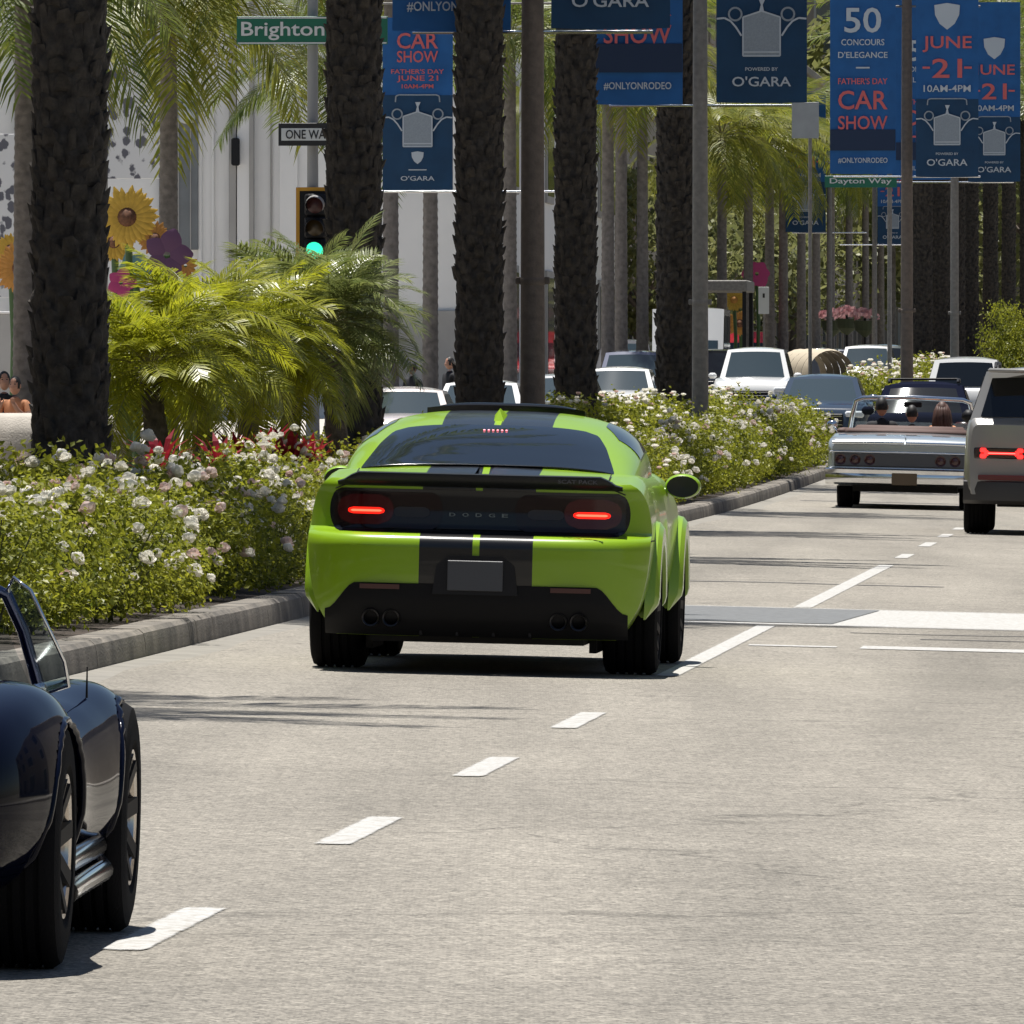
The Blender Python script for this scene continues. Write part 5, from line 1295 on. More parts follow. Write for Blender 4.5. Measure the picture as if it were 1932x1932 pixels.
post1, t1 = lamp_post('lamp_post', 1005, 133.5, .132, 'brown lamp post between two dark trunks above the green car', M_POST, bottoms=(53,), arm=1.32)
post2, t2 = lamp_post('lamp_post', 1321, 176, .115, 'grey lamp post carrying the big dark blue radiator banner', M_POSTG, bottoms=(194,), arm=1.32)
post3, t3 = lamp_post('lamp_post', 1711, 249, .125, 'brown lamp post at right between the car show and June banners', M_POST, bottoms=(330,), arm=1.5)
post4, t4 = lamp_post('lamp_post', 1801, 299, .105, 'thin grey lamp post among the far dark trunks at right', M_POSTG, bottoms=(341,), arm=1.45)
def bpos(px, py, s): 
    p = rw(s, t_at(px, s), 0, ground=False); p.z = z_at(py, s); return p
def bw(px0, px1, s): return (px1-px0)*s/F
banner_left('car show banner at top left of the brown lamp post, mostly out of frame', bpos(852, 55, 133.3), bw(740, 964, 133.3))
banner_right("dark blue O'GARA banner cut by the top edge, right of the brown lamp post", bpos(1152, 51, 133.3), bw(1040, 1265, 133.3))
banner_left('blue hashtag banner between the fourth and fifth dark trunks', bpos(1203, 195, 175.8), bw(1118, 1288, 175.8))
banner_right("large dark blue radiator banner reading O'GARA right of the grey lamp post", bpos(1437, 192, 175.8), bw(1352, 1523, 175.8))
banner_left('blue CAR SHOW banner left of the brown post at right', bpos(1628, 327, 248.7), bw(1566, 1690, 248.7))
banner_right('blue JUNE 21 banner right of the brown post', bpos(1787, 333, 248.7), bw(1728, 1846, 248.7))
banner_left('car show banner mostly hidden behind the brown post at right', bpos(1742, 338, 298.5), bw(1690, 1794, 298.5))
banner_right('smaller JUNE 21 banner at the right edge', bpos(1876, 342, 298.5), bw(1827, 1925, 298.5))
banner_combo('blue car show banner on the left side of the street between two dark trunks', bpos(788, 357, 224.8), bw(722, 855, 224.8))
post5, t5 = lamp_post('lamp_post', 893, 225, .09, 'lamp post hidden behind the third dark trunk carrying the left car show banner', M_POSTG, bottoms=(357,), arm=1.75)
o5, t6 = lamp_post('lamp_post', 1565, 425, .10, 'grey lamp post far down the street carrying a small dark banner', M_POSTG, H=8, bottoms=(437,), arm=1.3)
banner_right('small dark blue banner far down the street below the golden palm', bpos(1520, 437, 424.7), bw(1482, 1558, 424.7))
o6, t7 = lamp_post('lamp_post', 1650, 420, .09, 'thin grey post far down the street under the car show banner', M_POSTG, H=9, bottoms=(460,), arm=1.2)
banner_right('tiny blue banner far down the street left of the brown post', bpos(1684, 460, 419.7), bw(1655, 1712, 419.7))

# ================================================================== SIGNAL POLE WITH STREET SIGNS
S_SIG = 202.5
def px_m(s): return F/s
o = thing('traffic_signal', 'traffic signal in a yellow edged black backplate with green lit, half behind a trunk', 'traffic light', rw(S_SIG, t_at(590, S_SIG), .14), HEAD)
k = S_SIG/F; gzs = o.location.z
b = MB(); b.lathe([(.16, 0), (.16, .3), (.12, .5), (.10, 1.5), (.085, 9.5)], 16); b.build('pole', mat('signal_pole_grey', (.30, .30, .30), .6, metal=.3), o, smooth=40)
z0, z1 = z_at(512, S_SIG)-gzs, z_at(352, S_SIG)-gzs; hw_ = 36*k
b = MB(); b.box((.05, -.14, (z0+z1)/2), (2*hw_, .03, z1-z0), .005); bp_ = b.build('backplate', M_BLKM, o)
e = MB()
for sx in (-1, 1): e.box((.05+sx*(hw_-.03), -.165, (z0+z1)/2), (.06, .012, z1-z0-.01))
for zz in (z0+.03, z1-.03): e.box((.05, -.165, zz), (2*hw_-.125, .012, .06))
e.build('yellow_border', mat('yellow_border', (.55, .27, .02), .6), bp_)
for i, (zz, m) in enumerate(((z_at(385, S_SIG)-gzs, mat('red_lens_off', (.05, .01, .01), .3)), (z_at(428, S_SIG)-gzs, mat('amber_lens_off', (.05, .03, .008), .3)), (z_at(470, S_SIG)-gzs, mat('green_lens_lit', (.02, .4, .25), .3, emit=(.03, .75, .40), estr=1.2)))):
    h = MB(); h.box((.06, -.22, zz), (.36, .14, .36), .03); ho = h.build('signal_head', M_BLKM, o, smooth=40)
    ln = MB(); ln.lathe([(.001, -.03), (.10, -.02), (.145, 0)], 18, (.06, -.295, zz), 'y'); ln.build('lens', m, ho, smooth=60)
    v = MB(); v.rows([[(.06+.16*math.cos(R(a)), -.29, zz+.16*math.sin(R(a))) for a in range(-30, 211, 15)], [(.06+.15*math.cos(R(a)), -.52, zz-.03+.15*math.sin(R(a))) for a in range(-30, 211, 15)]]); v.build('visor', M_BLKM if i else mat('visor_pale', (.30, .29, .28), .5), ho, smooth=60)
def sign_plate(name, label, cat, pxa, pxb, pya, pyb, m, s=S_SIG-.3, border=None):
    o = thing(name, label, cat, bpos((pxa+pxb)/2, (pya+pyb)/2, s), HEAD); W = (pxb-pxa)*s/F; H = (pyb-pya)*s/F
    b = MB(); b.box((0, 0, 0), (W, .03, H), .004); b.build('plate', m, o)
    if border:
        t = MB(); bwid = H*.05
        for sz in (-1, 1): t.box((0, -.02, sz*(H/2-bwid)), (W-bwid*1.5, .006, bwid))
        t.build('border', border, o)
    return o, W, H
M_SGREEN = mat('sign_green', (.005, .13, .075), .45); M_SW = mat('sign_white', (.62, .64, .63), .5); M_SB = mat('sign_black', (.012, .012, .014), .5)
o, W, H = sign_plate('street_name_sign', 'green street name sign reading Brighton at top left', 'sign', 446, 732, 28, 81, M_SGREEN, border=M_SW)
lettering('Brighton Way', M_SW, o, -.01*W, -.02*H, W*.92, H*.66, y=-.028)
b = MB(); b.tube([(W*.08, .03, -H*.5), (W*.08, .2, -H*.5)], .03, 8); b.build('bracket', M_POSTG, o)
o, W, H = sign_plate('one_way_sign', 'black and white one way sign on the signal pole', 'sign', 525, 665, 230, 273, M_SB)
b = MB(); b.prism([(-W*.46, -H*.27), (W*.30, -H*.27), (W*.30, -H*.42), (W*.47, 0), (W*.30, H*.42), (W*.30, H*.27), (-W*.46, H*.27)], -.006, 'xz', -.018); b.build('arrow', M_SW, o)
lettering('ONE WAY', M_SB, o, -W*.09, 0, W*.62, H*.40, y=-.03)
b = MB(); b.tube([(-.02, .03, 0), (-.02, .25, 0)], .03, 8); b.build('bracket', M_POSTG, o)
o, W, H = sign_plate('street_name_sign', 'teal Dayton Way street sign under the car show banner at right', 'sign', 1556, 1692, 331, 353, M_SGREEN, s=262)
lettering('Dayton Way', M_SW, o, 0, 0, W*.86, H*.6, y=-.028)
b = MB(); b.tube([(W*.4, .06, -7), (W*.4, .06, H)], .05, 8); b.build('post', M_POSTG, o, smooth=60)
o, W, H = sign_plate('white_sign', 'small white sign far down the street right of the red van', 'sign', 1431, 1451, 541, 592, M_SW, s=392)
b = MB(); b.tube([(0, .05, -3.2), (0, .05, H/2)], .03, 8); b.build('post', M_POSTG, o, smooth=60)
lettering('1', M_SB, o, 0, H*.18, W*.2, H*.16, y=-.028)
o, W, H = sign_plate('grey_sign', 'plain grey sign back hanging beside the big dark blue banner', 'sign', 1494, 1545, 192, 260, mat('sign_back_grey', (.30, .32, .33), .5, var=.1, vscale=3), s=262)
b = MB(); b.tube([(.1, .06, -8.2), (.1, .06, H/2)], .04, 8); b.build('post', M_POSTG, o, smooth=60)

# ================================================================== FLOWER SCULPTURES
def petal_mesh(L_, W_, m, n=6):
    b = MB(); rows = []
    for i in range(n+1):
        u = i/n; w_ = W_*math.sin(math.pi*min(.985, .08+u*.92))**.7
        rows.append([(u*L_, -w_/2, .03*L_*math.sin(u*3)), (u*L_, 0, .06*L_*math.sin(u*3)+.02*L_), (u*L_, w_/2, .03*L_*math.sin(u*3))])
    b.rows(rows); return b.mesh('petal', m, 60)
M_SUNY = mat('sunflower_yellow', (.55, .34, .04), .6, var=.25, vscale=4); M_SUNC = mat('sunflower_heart', (.14, .06, .03), .8, var=.5, vscale=14)
M_ORG = mat('orange_petal', (.48, .22, .04), .6, var=.3, vscale=4); M_PURP = mat('purple_petal', (.125, .055, .115), .7); M_TEAL = mat('teal_petal', (.12, .26, .30), .7); M_MAG = mat('magenta_petal', (.42, .045, .16), .7)
def flower(px, py, s, rpx, label, pm, cm, n=26, pw=.16, heart=.33, tilt=0.0, layers=2):
    c = bpos(px, py, s); r_ = rpx*s/F; o = thing('flower_sculpture', label, 'flower', (c.x, c.y, gz(s, t_at(px, s))+KERB_H), HEAD, 'giant flower sculptures on the sidewalk')
    hz = c.z-o.location.z; b = MB(); b.tube([(0, .12, 0), (0.05, .12, hz*.6), (0, .06, hz)], .06, 8); b.build('stalk', mat('stalk_green', (.05, .10, .03), .6), o, smooth=60)
    pmsh = petal_mesh(r_*(1-heart*.6), r_*pw*2, pm)
    for ly in range(layers):
        for i in range(n):
            a = 2*math.pi*(i+.5*ly)/n+random.uniform(-.06, .06)
            q = put('petal', pmsh, o, (math.cos(a)*r_*heart*.6, -.02*ly, hz+math.sin(a)*r_*heart*.6), None, random.uniform(.86, 1.08)*(1-.15*ly))
            q.rotation_euler = (Matrix.Rotation(-a, 3, 'Y') @ Matrix.Rotation(R(90), 3, 'X')).to_euler()
    if cm:
        h = MB(); h.lathe([(.001, -.10*r_-.06), (r_*heart*.5, -.09*r_-.05), (r_*heart, -.02), (r_*heart, .05)], 24, (0, 0, hz), 'y'); h.build('heart', cm, o, smooth=60)
    return o
flower(240, 408, 198, 60, 'giant yellow sunflower right of the big left trunk', M_SUNY, M_SUNC, 22, .13)
flower(38, 505, 190, 50, 'giant orange sunflower at the left edge', M_ORG, M_SUNC, 20, .14)
flower(245, 530, 199, 30, 'smaller yellow flower below the giant sunflower', M_SUNY, M_SUNC, 18, .15)
flower(315, 480, 197, 50, 'flat purple five petal flower in front of the white wall', M_PURP, None, 5, .40, .2, layers=1)
flower(255, 508, 198.5, 34, 'teal blue flower below the sunflower', M_TEAL, None, 6, .45, .2, layers=1)
flower(228, 532, 196, 30, 'magenta petal flower beside the big left trunk', M_MAG, None, 5, .42, .2, layers=1)
flower(292, 448, 199.5, 34, 'orange yellow flower between the sunflower and the purple flower', M_ORG, M_SUNC, 18, .15)
flower(215, 455, 200, 40, 'yellow flower half hidden by the big left trunk', M_SUNY, M_SUNC, 18, .15)
flower(20, 470, 192, 34, 'small yellow flower above the orange one at the left edge', M_SUNY, M_SUNC, 16, .15)
flower(350, 500, 198, 26, 'small golden flower behind the purple flower', M_ORG, None, 12, .2, .2, layers=1)
flower(1385, 565, 400, 24, 'yellow flower sculpture far down the street', M_SUNY, M_ORG, 16, .15)
flower(1428, 516, 398, 28, 'magenta flower sculpture far down the street', M_MAG, None, 6, .5, .2, layers=1)
flower(1396, 610, 404, 26, 'orange flower sculpture low behind the red van', M_ORG, M_SUNC, 16, .15)

# round pale planter behind the rose bed at the left edge
def planter(px, s, r_, H_, label, m):
    o = thing('round_planter', label, 'planter', rw(s, t_at(px, s), .1), 0)
    b = MB(); b.lathe([(r_*.6, 0), (r_*.85, H_*.25), (r_, H_*.6), (r_*.98, H_*.85), (r_*.88, H_*.97), (r_*.7, H_), (r_*.62, H_*.97), (r_*.6, H_*.85)], 36); b.build('bowl', m, o, smooth=60)
    d = MB(); d.lathe([(r_*.62, H_*.86), (.001, H_*.9)], 24); d.build('soil', M_SOIL, o); return o
M_PLANT = mat('pale_stone', (.42, .385, .335), .85, var=.15, vscale=4, bump=.3)
planter(95, 104.5, .66, 1.22, 'large round pale stone planter behind the big left trunk', M_PLANT)

# ================================================================== BUILDINGS
M_WALLW = mat('white_render', (.78, .775, .76), .85, var=.05, vscale=.4)
M_WALLG = mat('grey_plinth', (.36, .35, .335), .8, var=.08, vscale=1)
M_SHOPG = mat('shop_glass', (.035, .05, .06), .06, spec=.8)
M_STONE2 = mat('tan_stone', (.28, .25, .215), .85, var=.12, vscale=.7)
M_BROWN = mat('brown_wall', (.26, .225, .19), .85, var=.15, vscale=.6)
def building(name, label, s0, s1, t0, t1, H, m, storeys, bays_s, bays_t, win=M_SHOPG, base=None):
    """box between road coordinates with real recessed-frame windows on the street side and on the end that faces us"""
    o = thing(name, label, 'building', rw(s0, t1, 0), HEAD)
    Ls, Lt = s1-s0, t1-t0; b = MB(); b.box((-Lt/2, Ls/2, H/2-.5), (Lt, Ls, H+1)); b.build('wall', m, o)
    cn = MB(); cn.box((-Lt/2, Ls/2, H+.2), (Lt+.5, Ls+.5, .4), .05); cn.build('cornice', m, o)
    if base:
        p = MB(); p.box((-Lt/2, Ls/2, .9), (Lt+.12, Ls+.12, 2.6)); p.build('plinth', base, o)
    sh = H/storeys
    wm = MB(); wm.box((0, 0, 0), (1, 1, 1)); 
    for st in range(storeys):
        for i in range(bays_s):
            y = Ls*(i+.5)/bays_s; ww = Ls/bays_s*.62; z = sh*(st+.52)
            fr = MB(); fr.box((.03, y, z), (.10, ww, sh*.62), .02); f = fr.build('window', M_BROWN if m is not M_WALLW else M_WALLG, o)
            pn = MB(); pn.box((.085, y, z), (.02, ww*.88, sh*.54)); pn.build('pane', win, f)
        for i in range(bays_t):
            x = -Lt*(i+.5)/bays_t; ww = Lt/bays_t*.5; z = sh*(st+.52)
            fr = MB(); fr.box((x, -.03, z), (ww, .10, sh*.62), .02); f = fr.build('window', M_WALLG, o)
            pn = MB(); pn.box((x, -.085, z), (ww*.88, .02, sh*.54)); pn.build('pane', win, f)
    return o
# white corner building: plain wall toward us with pilasters and a tall grey window
S_B = 332.0; T_B = t_at(905, S_B)
wb_ = building('white_building', 'white rendered corner building behind the street signs', S_B, S_B+75, T_B-34, T_B, 16, M_WALLW, 3, 12, 0)
def wall_x(px): return (t_at(px, S_B)-T_B)
def wall_z(py): return z_at(py, S_B)-wb_.location.z
pl = MB(); pl.box(((wall_x(720)+0)/2, -.08, wall_z(585)/2), (-wall_x(720)+.0, .16, wall_z(585)), .02); pl.build('plinth', M_WALLG, wb_)
for px, wd, dd, mm in ((378, .10, .12, M_WALLW), (402, .07, .1, M_WALLW), (440, .2, .25, M_WALLG), (462, .38, .30, M_WALLW), (476, .12, .34, M_WALLG), (512, .05, .10, M_WALLG), (545, .5, .14, M_WALLW), (885, .6, .2, M_WALLW), (60, .9, .3, M_WALLG), (640, .4, .1, M_WALLW)):
    q = MB(); q.box((wall_x(px), -dd/2, 8), (wd, dd, 16), .01); q.build('pilaster', mm, wb_)
q = MB(); q.box((wall_x(338), -.10, (wall_z(190)+wall_z(470))/2), (74*S_B/F, .2, wall_z(190)-wall_z(470)), .01); wq = q.build('window', mat('grey_shutter', (.16, .175, .185), .5, var=.1, vscale=2), wb_)
for i in range(3):
    r_ = MB(); r_.box((wall_x(338)+(i-1)*.33, -.215, (wall_z(190)+wall_z(470))/2), (.03, .03, wall_z(190)-wall_z(470))); r_.build('window_bar', M_WALLG, wq)
q = MB(); q.lathe([(.05, 0), (.22, .05), (.24, .35), (.12, .5), (.05, .7)], 14, (wall_x(355), -.4, wall_z(232))); q.box((wall_x(355), -.2, wall_z(225)), (.08, .4, .06)); q.build('wall_lantern', M_SW, wb_, smooth=50)
q = MB(); q.box((wall_x(447), -.45, wall_z(285)), (.22, .3, .75), .04); q.build('wall_lamp', M_BLKM, wb_)
# printed hoarding with dark leaf pattern
def leafprint():
    m = bpy.data.materials.new('leaf_print'); m.use_nodes = True; nt = m.node_tree; p = nt.nodes['Principled BSDF']; L = nt.links
    tc = nt.nodes.new('ShaderNodeTexCoord'); mp = nt.nodes.new('ShaderNodeMapping'); mp.inputs['Scale'].default_value = (1.6, 1, 1.0); L.new(tc.outputs['Object'], mp.inputs[0])
    v = nt.nodes.new('ShaderNodeTexVoronoi'); v.inputs['Scale'].default_value = 2.6; L.new(mp.outputs[0], v.inputs['Vector'])
    n = nt.nodes.new('ShaderNodeTexNoise'); n.inputs['Scale'].default_value = 5; n.inputs['Detail'].default_value = 5; L.new(tc.outputs['Object'], n.inputs['Vector'])
    ad = nt.nodes.new('ShaderNodeMath'); ad.operation = 'ADD'; L.new(v.outputs['Distance'], ad.inputs[0]); L.new(n.outputs['Fac'], ad.inputs[1])
    r = nt.nodes.new('ShaderNodeValToRGB'); r.color_ramp.elements[0].position = .82; r.color_ramp.elements[0].color = (.10, .10, .12, 1); r.color_ramp.elements[1].position = .93; r.color_ramp.elements[1].color = (.60, .60, .60, 1)
    L.new(ad.outputs[0], r.inputs[0]); L.new(r.outputs[0], p.inputs['Base Color']); p.inputs['Roughness'].default_value = .7; return m
M_LEAFP = leafprint()
def hoarding(px0, px1, py0, py1, s, label):
    o = thing('printed_hoarding', label, 'hoarding', bpos((px0+px1)/2, 720, s), HEAD); o.location.z = gz(s, t_at((px0+px1)/2, s))+KERB_H
    W = (px1-px0)*s/F; za, zb = z_at(py1, s)-o.location.z, z_at(py0, s)-o.location.z
    b = MB(); b.box((0, 0, (za+zb)/2), (W, .12, zb-za), .01); b.build('panel', M_LEAFP, o)
    f = MB(); [f.box((sx*(W/2-.05), .1, zb/2), (.1, .1, zb)) for sx in (-1, 1)]; f.build('frame', M_POSTG, o); return o
hoarding(195, 332, -40, 335, 322, 'white hoarding printed with dark leaves behind the palm crown')
hoarding(-60, 62, 250, 560, 322, 'white hoarding printed with dark leaves at the left edge')
o = thing('grey_kiosk', 'pale grey block behind the left trunk at the left edge', 'kiosk', rw(318, t_at(30, 318), KERB_H), HEAD)
b = MB(); b.box((0, 0, z_at(575, 318)/2-.4), (62*318/F*1.6, 1.2, z_at(575, 318)-.8), .03); b.build('body', M_WALLG, o); b = MB(); b.box((0, 0, z_at(575, 318)-.78), (1.5, 1.3, .06), .01); b.build('lid', M_WALLW, o)

building('stone_building', 'tan stone shop building down the left side of the street', 412, 470, T_B-30, T_B-.6, 14, M_STONE2, 3, 9, 4)
building('brown_building', 'dark brown shop building further down the left side', 474, 560, T_B-30, T_B+.3, 17, M_BROWN, 4, 12, 4)
building('pale_building', 'pale shop building near the end of the street', 566, 690, T_B-30, T_B, 15, M_STONE2, 3, 14, 4)
building('end_building', 'broad dark brown building closing the far end of the street', 790, 830, -60, 60, 40, M_BROWN, 6, 1, 22)
building('right_building', 'long shop row on the right side of the street, out of frame', 60, 420, 17, 40, 15, M_STONE2, 3, 30, 4)
building('rear_building', 'unseen stone building added behind the viewer', -70, -50, -45, 45, 18, M_BROWN, 4, 3, 12)  # unseen block, added for darker car reflections and less sky fill
building('rear_left_building', 'shop row on the left side behind the planted median, out of frame', -20, 165, -46, -24, 15, M_STONE2, 3, 18, 3)
# black awning posts of the shopfront right of the bright wall
o = thing('shop_awning', 'dark flat awning over the shop far down the left side', 'awning', rw(380, t_at(1338, 380), KERB_H), HEAD)
b = MB(); b.box((0, 0, z_at(494, 380)-2.0), (2.6, 6, .35), .03); b.build('canopy', M_POSTG, o); b = MB(); b.box((0, 0, (z_at(494, 380)-2.0)/2), (.12, .12, z_at(494, 380)-2.0))
for sx in (-1, 1):
    for sy in (-1, 1): put('post', b.mesh('post', M_BLKM), o, (sx*1.2, sy*2.7, 0))
# hanging flower baskets on posts
for i, (px, py, s, l) in enumerate(((1570, 600, 455, 'pink flower basket on a post far down the street, left of a row of three'), (1598, 596, 450, 'pink flower basket on a post far down the street, middle of a row of three'), (1632, 600, 445, 'pink flower basket on a post far down the street, right of a row of three'))):
    t = t_at(px, s); o = thing('flower_basket', l, 'flower basket', rw(s, t, KERB_H), 0, 'pink flower baskets'); h = z_at(py, s)-o.location.z
    b = MB(); b.tube([(0, 0, 0), (0, 0, h)], .05, 8); b.build('post', M_BLKM, o)
    b = MB(); b.lathe([(.05, h-.7), (.35, h-.45), (.42, h-.1)], 14); b.build('basket', mat('basket_moss', (.04, .05, .025), .9), o)
    b = MB(); rd = random.Random(i)
    for q in range(90):
        a = rd.uniform(0, 6.28); rr_ = rd.uniform(0, .5); p = Vector((math.cos(a)*rr_, math.sin(a)*rr_, h+.25*(1-rr_*rr_*3)+rd.uniform(-.1, .1)))
        d_ = .07; b.add([p+Vector((-d_, 0, -d_)), p+Vector((d_, rd.uniform(-d_, d_), -d_*.5)), p+Vector((d_*.5, 0, d_)), p+Vector((-d_, rd.uniform(-d_, d_), d_))], [(0,1,2,3)])
    stuff(b.build('blossom', leafmat('pink_blossom', (.45, .18, .20), (.70, .45, .45), .2), o))

# far trees closing the view: leafy masses between and above the buildings
def far_tree(px, s, H, r_, label, seed, dark=False, t=None):
    t = t_at(px, s) if t is None else t
    o = thing('street_tree', label, 'tree', rw(s, t, 0), seed, 'leafy trees at the end of the street')
    b = MB(); b.tube([(0, 0, 0), (.2, .1, H*.3), (0, 0, H*.6)], [.35, .28, .15], 8)
    for q in range(6):
        a = q*1.05; b.tube([(0, 0, H*.35+q*.2), (math.cos(a)*r_*.5, math.sin(a)*r_*.5, H*.6)], [.12, .05], 6)
    b.build('trunk', M_POST, o, smooth=60)
    me = FT[(seed+int(dark)) % 3]; put('crown', me, o, (0, 0, H*.62), None, (r_, r_, H*.40))
def crown_unit(seed):
    rd = random.Random(seed); b = MB()
    for c_ in range(70):
        while True:
            c = Vector((rd.uniform(-1, 1), rd.uniform(-1, 1), rd.uniform(-1, 1)))
            if .35 < c.length < 1: break
        for q in range(42):
            p = c+Vector((rd.gauss(0, .13), rd.gauss(0, .13), rd.gauss(0, .11)))
            n = Vector((rd.gauss(0, .6), rd.gauss(0, .6), .6)).normalized(); t1_ = n.orthogonal().normalized(); t1_.rotate(Matrix.Rotation(rd.uniform(0, 6.28), 3, n)); t2_ = n.cross(t1_); l = rd.uniform(.04, .085)
            b.add([p-t1_*l, p-t2_*l*.5, p+t1_*l, p+t2_*l*.5], [(0,1,2,3)])
    return b.mesh('crown', leafmat('street_tree_leaf', (.08, .10, .035), (.28, .28, .10), .45, .5))  # leaf tones lightened to stand in for distance haze
FT = [crown_unit(60+i) for i in range(3)]
for i, (s_, t_, H, r_) in enumerate(((418, -19.6, 7.5, 2.6), (436, -19.8, 8.5, 2.8), (455, -19.5, 7.5, 2.6), (478, -19.6, 9, 3), (500, -19.4, 8, 2.8), (530, -19.5, 9, 3.2), (560, -19.3, 9, 3.2))):
    far_tree(0, s_, H, r_, f'leafy tree on the left sidewalk between grey palms, {ORD[i]} from the front', 20+i, t=t_)
for i, (px, s, H, r_) in enumerate(((1260, 620, 13, 6), (1380, 660, 14, 7), (1470, 700, 15, 7), (1560, 740, 16, 8), (1640, 700, 14, 7), (1720, 740, 17, 8), (1790, 690, 17, 8), (1850, 640, 17, 8), (1905, 600, 17, 7), (1960, 560, 16, 7), (1300, 640, 13, 5), (1760, 770, 24, 9), (1880, 775, 26, 10), (1640, 778, 24, 9))):
    far_tree(px, s, H, r_, f'dense dark street tree at the far end, {ORD[i] if i < 13 else "last"} from the left building', i)
# ================================================================== PEOPLE
M_SKIN = mat('skin', (.42, .22, .15), .55); M_SKIND = mat('skin_dark', (.16, .08, .05), .55)
M_HAIRD = mat('dark_hair', (.012, .010, .009), .6); M_HAIRR = mat('auburn_hair', (.07, .03, .02), .6)
M_CLOD = mat('black_clothes', (.012, .012, .015), .85); M_CLOO = mat('orange_clothes', (.62, .27, .13), .8); M_CLOW = mat('pale_clothes', (.5, .48, .45), .8)
def skin_mesh(joints, edges, radii):
    me = bpy.data.meshes.new('body'); me.from_pydata(joints, edges, []); o = bpy.data.objects.new('body_src', me); col.objects.link(o)
    md = o.modifiers.new('skin', 'SKIN'); md.use_smooth_shade = True
    for i, r in enumerate(radii): me.skin_vertices[0].data[i].radius = (r, r)
    me.skin_vertices[0].data[0].use_root = True
    sb = o.modifiers.new('sub', 'SUBSURF'); sb.levels = 2; sb.render_levels = 2
    dg = bpy.context.evaluated_depsgraph_get(); out = bpy.data.meshes.new_from_object(o.evaluated_get(dg))
    bpy.data.objects.remove(o); return out
def person(label, loc, rz, seated=False, skin=None, top=None, bottom=None, hair=None, long_hair=False, arms='down', scale=1.0, group=None, cap=False):
    skin = skin or M_SKIN; top = top or M_CLOD; bottom = bottom or M_CLOD; hair = hair or M_HAIRD
    o = thing('person', label, 'person', loc, rz, group)
    J = []; E = []; Rr = []; tagm = []
    def add(p, r, par, m):
        J.append(p); Rr.append(r); tagm.append(m)
        if par is not None: E.append((par, len(J)-1))
        return len(J)-1
    pz = .93 if not seated else .12           # seated: origin at the seat surface
    pel = add((0, 0, pz), .125, None, 1); wa = add((0, .01, pz+.16), .115, pel, 0); ch = add((0, 0, pz+.36), .135, wa, 0); nk0 = add((0, -.01, pz+.51), .075, ch, 0)
    nk = add((0, .0, pz+.565), .05, nk0, 2)
    for sx in (-1, 1):
        sh = add((sx*.17, -.01, pz+.475), .065, ch, 0)
        if arms == 'down': el = add((sx*.235, -.03, pz+.20), .047, sh, 0); wr = add((sx*.23, .05, pz-.03), .033, el, 2); hd = add((sx*.225, .08, pz-.13), .036, wr, 2)
        elif arms == 'wheel': el = add((sx*.25, .16, pz+.24), .047, sh, 0); wr = add((sx*.18, .40, pz+.26), .033, el, 2); hd = add((sx*.16, .47, pz+.27), .036, wr, 2)
        else: el = add((sx*.26, .12, pz+.22), .047, sh, 2); wr = add((sx*.15, .28, pz+.36), .034, el, 2); hd = add((sx*.10, .32, pz+.44), .037, wr, 2)
        dx = 1 if hd else 0
        hp = J[hd]; pal = hd
        for f in range(5):       # five short fingers
            a = (f-2)*.014; L_ = (.045, .065, .072, .066, .05)[f]
            dirz = -1 if arms == 'down' else (.3 if arms == 'wheel' else 1)
            f1 = add((hp[0]+a+(sx*-.03 if f == 0 else 0), hp[1]+.02, hp[2]+dirz*.05), .010, pal, 2); add((hp[0]+a+(sx*-.035 if f == 0 else 0), hp[1]+.04, hp[2]+dirz*(.05+L_*.7)), .008, f1, 2)
        hi = add((sx*.10, 0, pz-.05), .095, pel, 1)
        if seated: kn = add((sx*.12, .42, pz+.10), .062, hi, 1); an = add((sx*.12, .80, pz-.06), .04, kn, 1); add((sx*.12, .92, pz+.02), .035, an, 1)
        else: kn = add((sx*.11, .02, .50), .060, hi, 1); an = add((sx*.115, -.02, .085), .042, kn, 1); add((sx*.125, .14, .035), .038, an, 1)
    me = skin_mesh(J, E, Rr)
    me.materials.clear(); [me.materials.append(m) for m in (top, bottom, skin)]
    JV = [Vector(j) for j in J]
    for p in me.polygons:
        c = p.center; i = min(range(len(JV)), key=lambda q: (JV[q]-c).length-Rr[q]*.5); p.material_index = tagm[i]
    put('body', me, o)
    # head with face
    hz = pz+.70; b = MB(); rows = []
    for j in range(13):
        v = j/12; ph = math.pi*v; rr_ = math.sin(ph)**.8 if 0 < v < 1 else .02; z = -math.cos(ph)*.122
        jaw = 1-.28*smooth01((.35-v)/.35)
        row = []
        for i in range(20):
            a = 2*math.pi*i/20; x = math.cos(a)*.075*rr_*jaw; y = math.sin(a)*.095*rr_*(1 if math.sin(a) < 0 else jaw**.5)
            if math.sin(a) > .9 and .36 < v < .56: y += .022*(1-abs(v-.42)/.14)         # nose
            if math.sin(a) > .7 and .26 < v < .32: y += .006                               # lips
            if .55 < v < .62 and math.sin(a) > .6 and abs(math.cos(a)) > .25: y -= .008    # eye sockets
            row.append((x, y, hz+z))
        rows.append(row)
    b.rows(rows, close=True); hd = b.build('head', skin, o, smooth=180)
    for sx in (-1, 1):
        e = MB(); e.sphere((sx*.077, -.005, hz-.005), (.012, .022, .032), 8, 6); e.build('ear', skin, hd, smooth=180)
        e = MB(); e.sphere((sx*.030, .083, hz+.022), (.012, .008, .007), 8, 6); e.build('eye', M_HAIRD, hd, smooth=180)
    h = MB(); rows = []
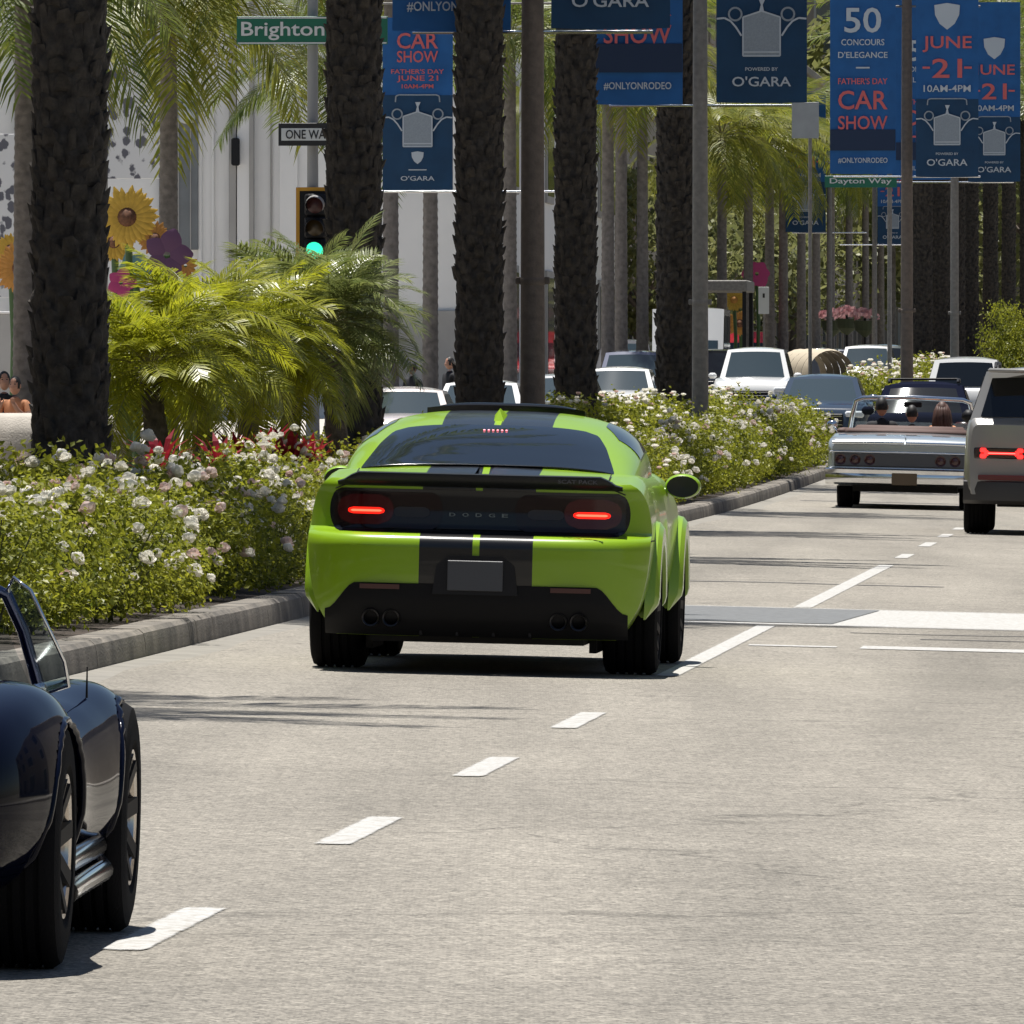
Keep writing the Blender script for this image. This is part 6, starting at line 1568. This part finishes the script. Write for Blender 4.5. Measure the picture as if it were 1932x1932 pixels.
    for j in range(9):
        v = j/8; ph = math.pi/2*(1.25-1.25*v) if True else 0
        rows.append([(math.cos(2*math.pi*i/20)*.083*math.sin(max(.02, (1-v)*1.95)), -.012+math.sin(2*math.pi*i/20)*.103*math.sin(max(.02, (1-v)*1.95)) if (v > .35 or math.sin(2*math.pi*i/20) < .35) else .055, hz+.008+math.cos((1-v)*1.95)*.128) for i in range(20)])
    h.rows(rows, close=True)
    if long_hair:
        for q in range(9):
            a = R(180+180*q/8); c_, s_ = math.cos(a), math.sin(a); j_ = .012*math.sin(q*2.7)
            h.tube([(c_*.05, s_*.06, hz+.09), (c_*.085, s_*.10-.01, hz), (c_*.10+j_, s_*.10-.03, hz-.12), (c_*.11-j_, s_*.09-.03, hz-.26), (c_*.09, s_*.08-.03, hz-.33)], [.02, .032, .034, .03, .008], 7)
    h.build('hair', hair, o, smooth=180)
    if cap:
        c = MB(); c.lathe([(.09, hz+.04), (.088, hz+.09), (.06, hz+.135), (.001, hz+.15)], 18); c.box((0, .12, hz+.05), (.13, .10, .012), .004); c.build('cap', M_CLOD, o, smooth=50)
    o.scale = (scale,)*3
    return o
def road_person(label, px, s, rz, **k):
    t = t_at(px, s); return person(label, rw(s, t, KERB_H if t < -17 else .0), HEAD+rz, **k)
road_person('pedestrian in black top standing left of a thin palm trunk by the white wall', 778, 258, 2.6, skin=M_SKIND, cap=True, group='pedestrians on the left sidewalk')
road_person('pedestrian in dark clothes between thin palm and third dark trunk', 848, 259, 2.2, top=M_CLOD, scale=1.06, group='pedestrians on the left sidewalk')
road_person('person in orange top with raised hands at the left edge', 28, 168, 2.9, top=M_CLOO, arms='raised', scale=1.02, group='pedestrians on the left sidewalk')
road_person('person in dark top standing behind the one in orange at the left edge', 8, 170, 3.3, top=M_CLOD, bottom=M_CLOD, scale=1.06, group='pedestrians on the left sidewalk')
def in_conv(x, y, z, label, **k):
    m = Matrix.Translation(rw(158.6, -4.03)) @ Matrix.Rotation(HEAD, 4, 'Z') @ Matrix.Rotation(math.atan(CROSS), 4, 'Y')
    return person(label, m @ Vector((x, y, z)), HEAD, seated=True, group='people riding in the convertible', **k)
in_conv(-.38, 2.98, .50, 'driver with dark hair at the left of the silver convertible', arms='wheel')
in_conv(.02, 2.98, .48, 'small dark haired passenger in the middle of the silver convertible', scale=.92)
in_conv(.42, 2.98, .46, 'passenger with long auburn hair at the right of the silver convertible', hair=M_HAIRR, long_hair=True, top=M_CLOO)
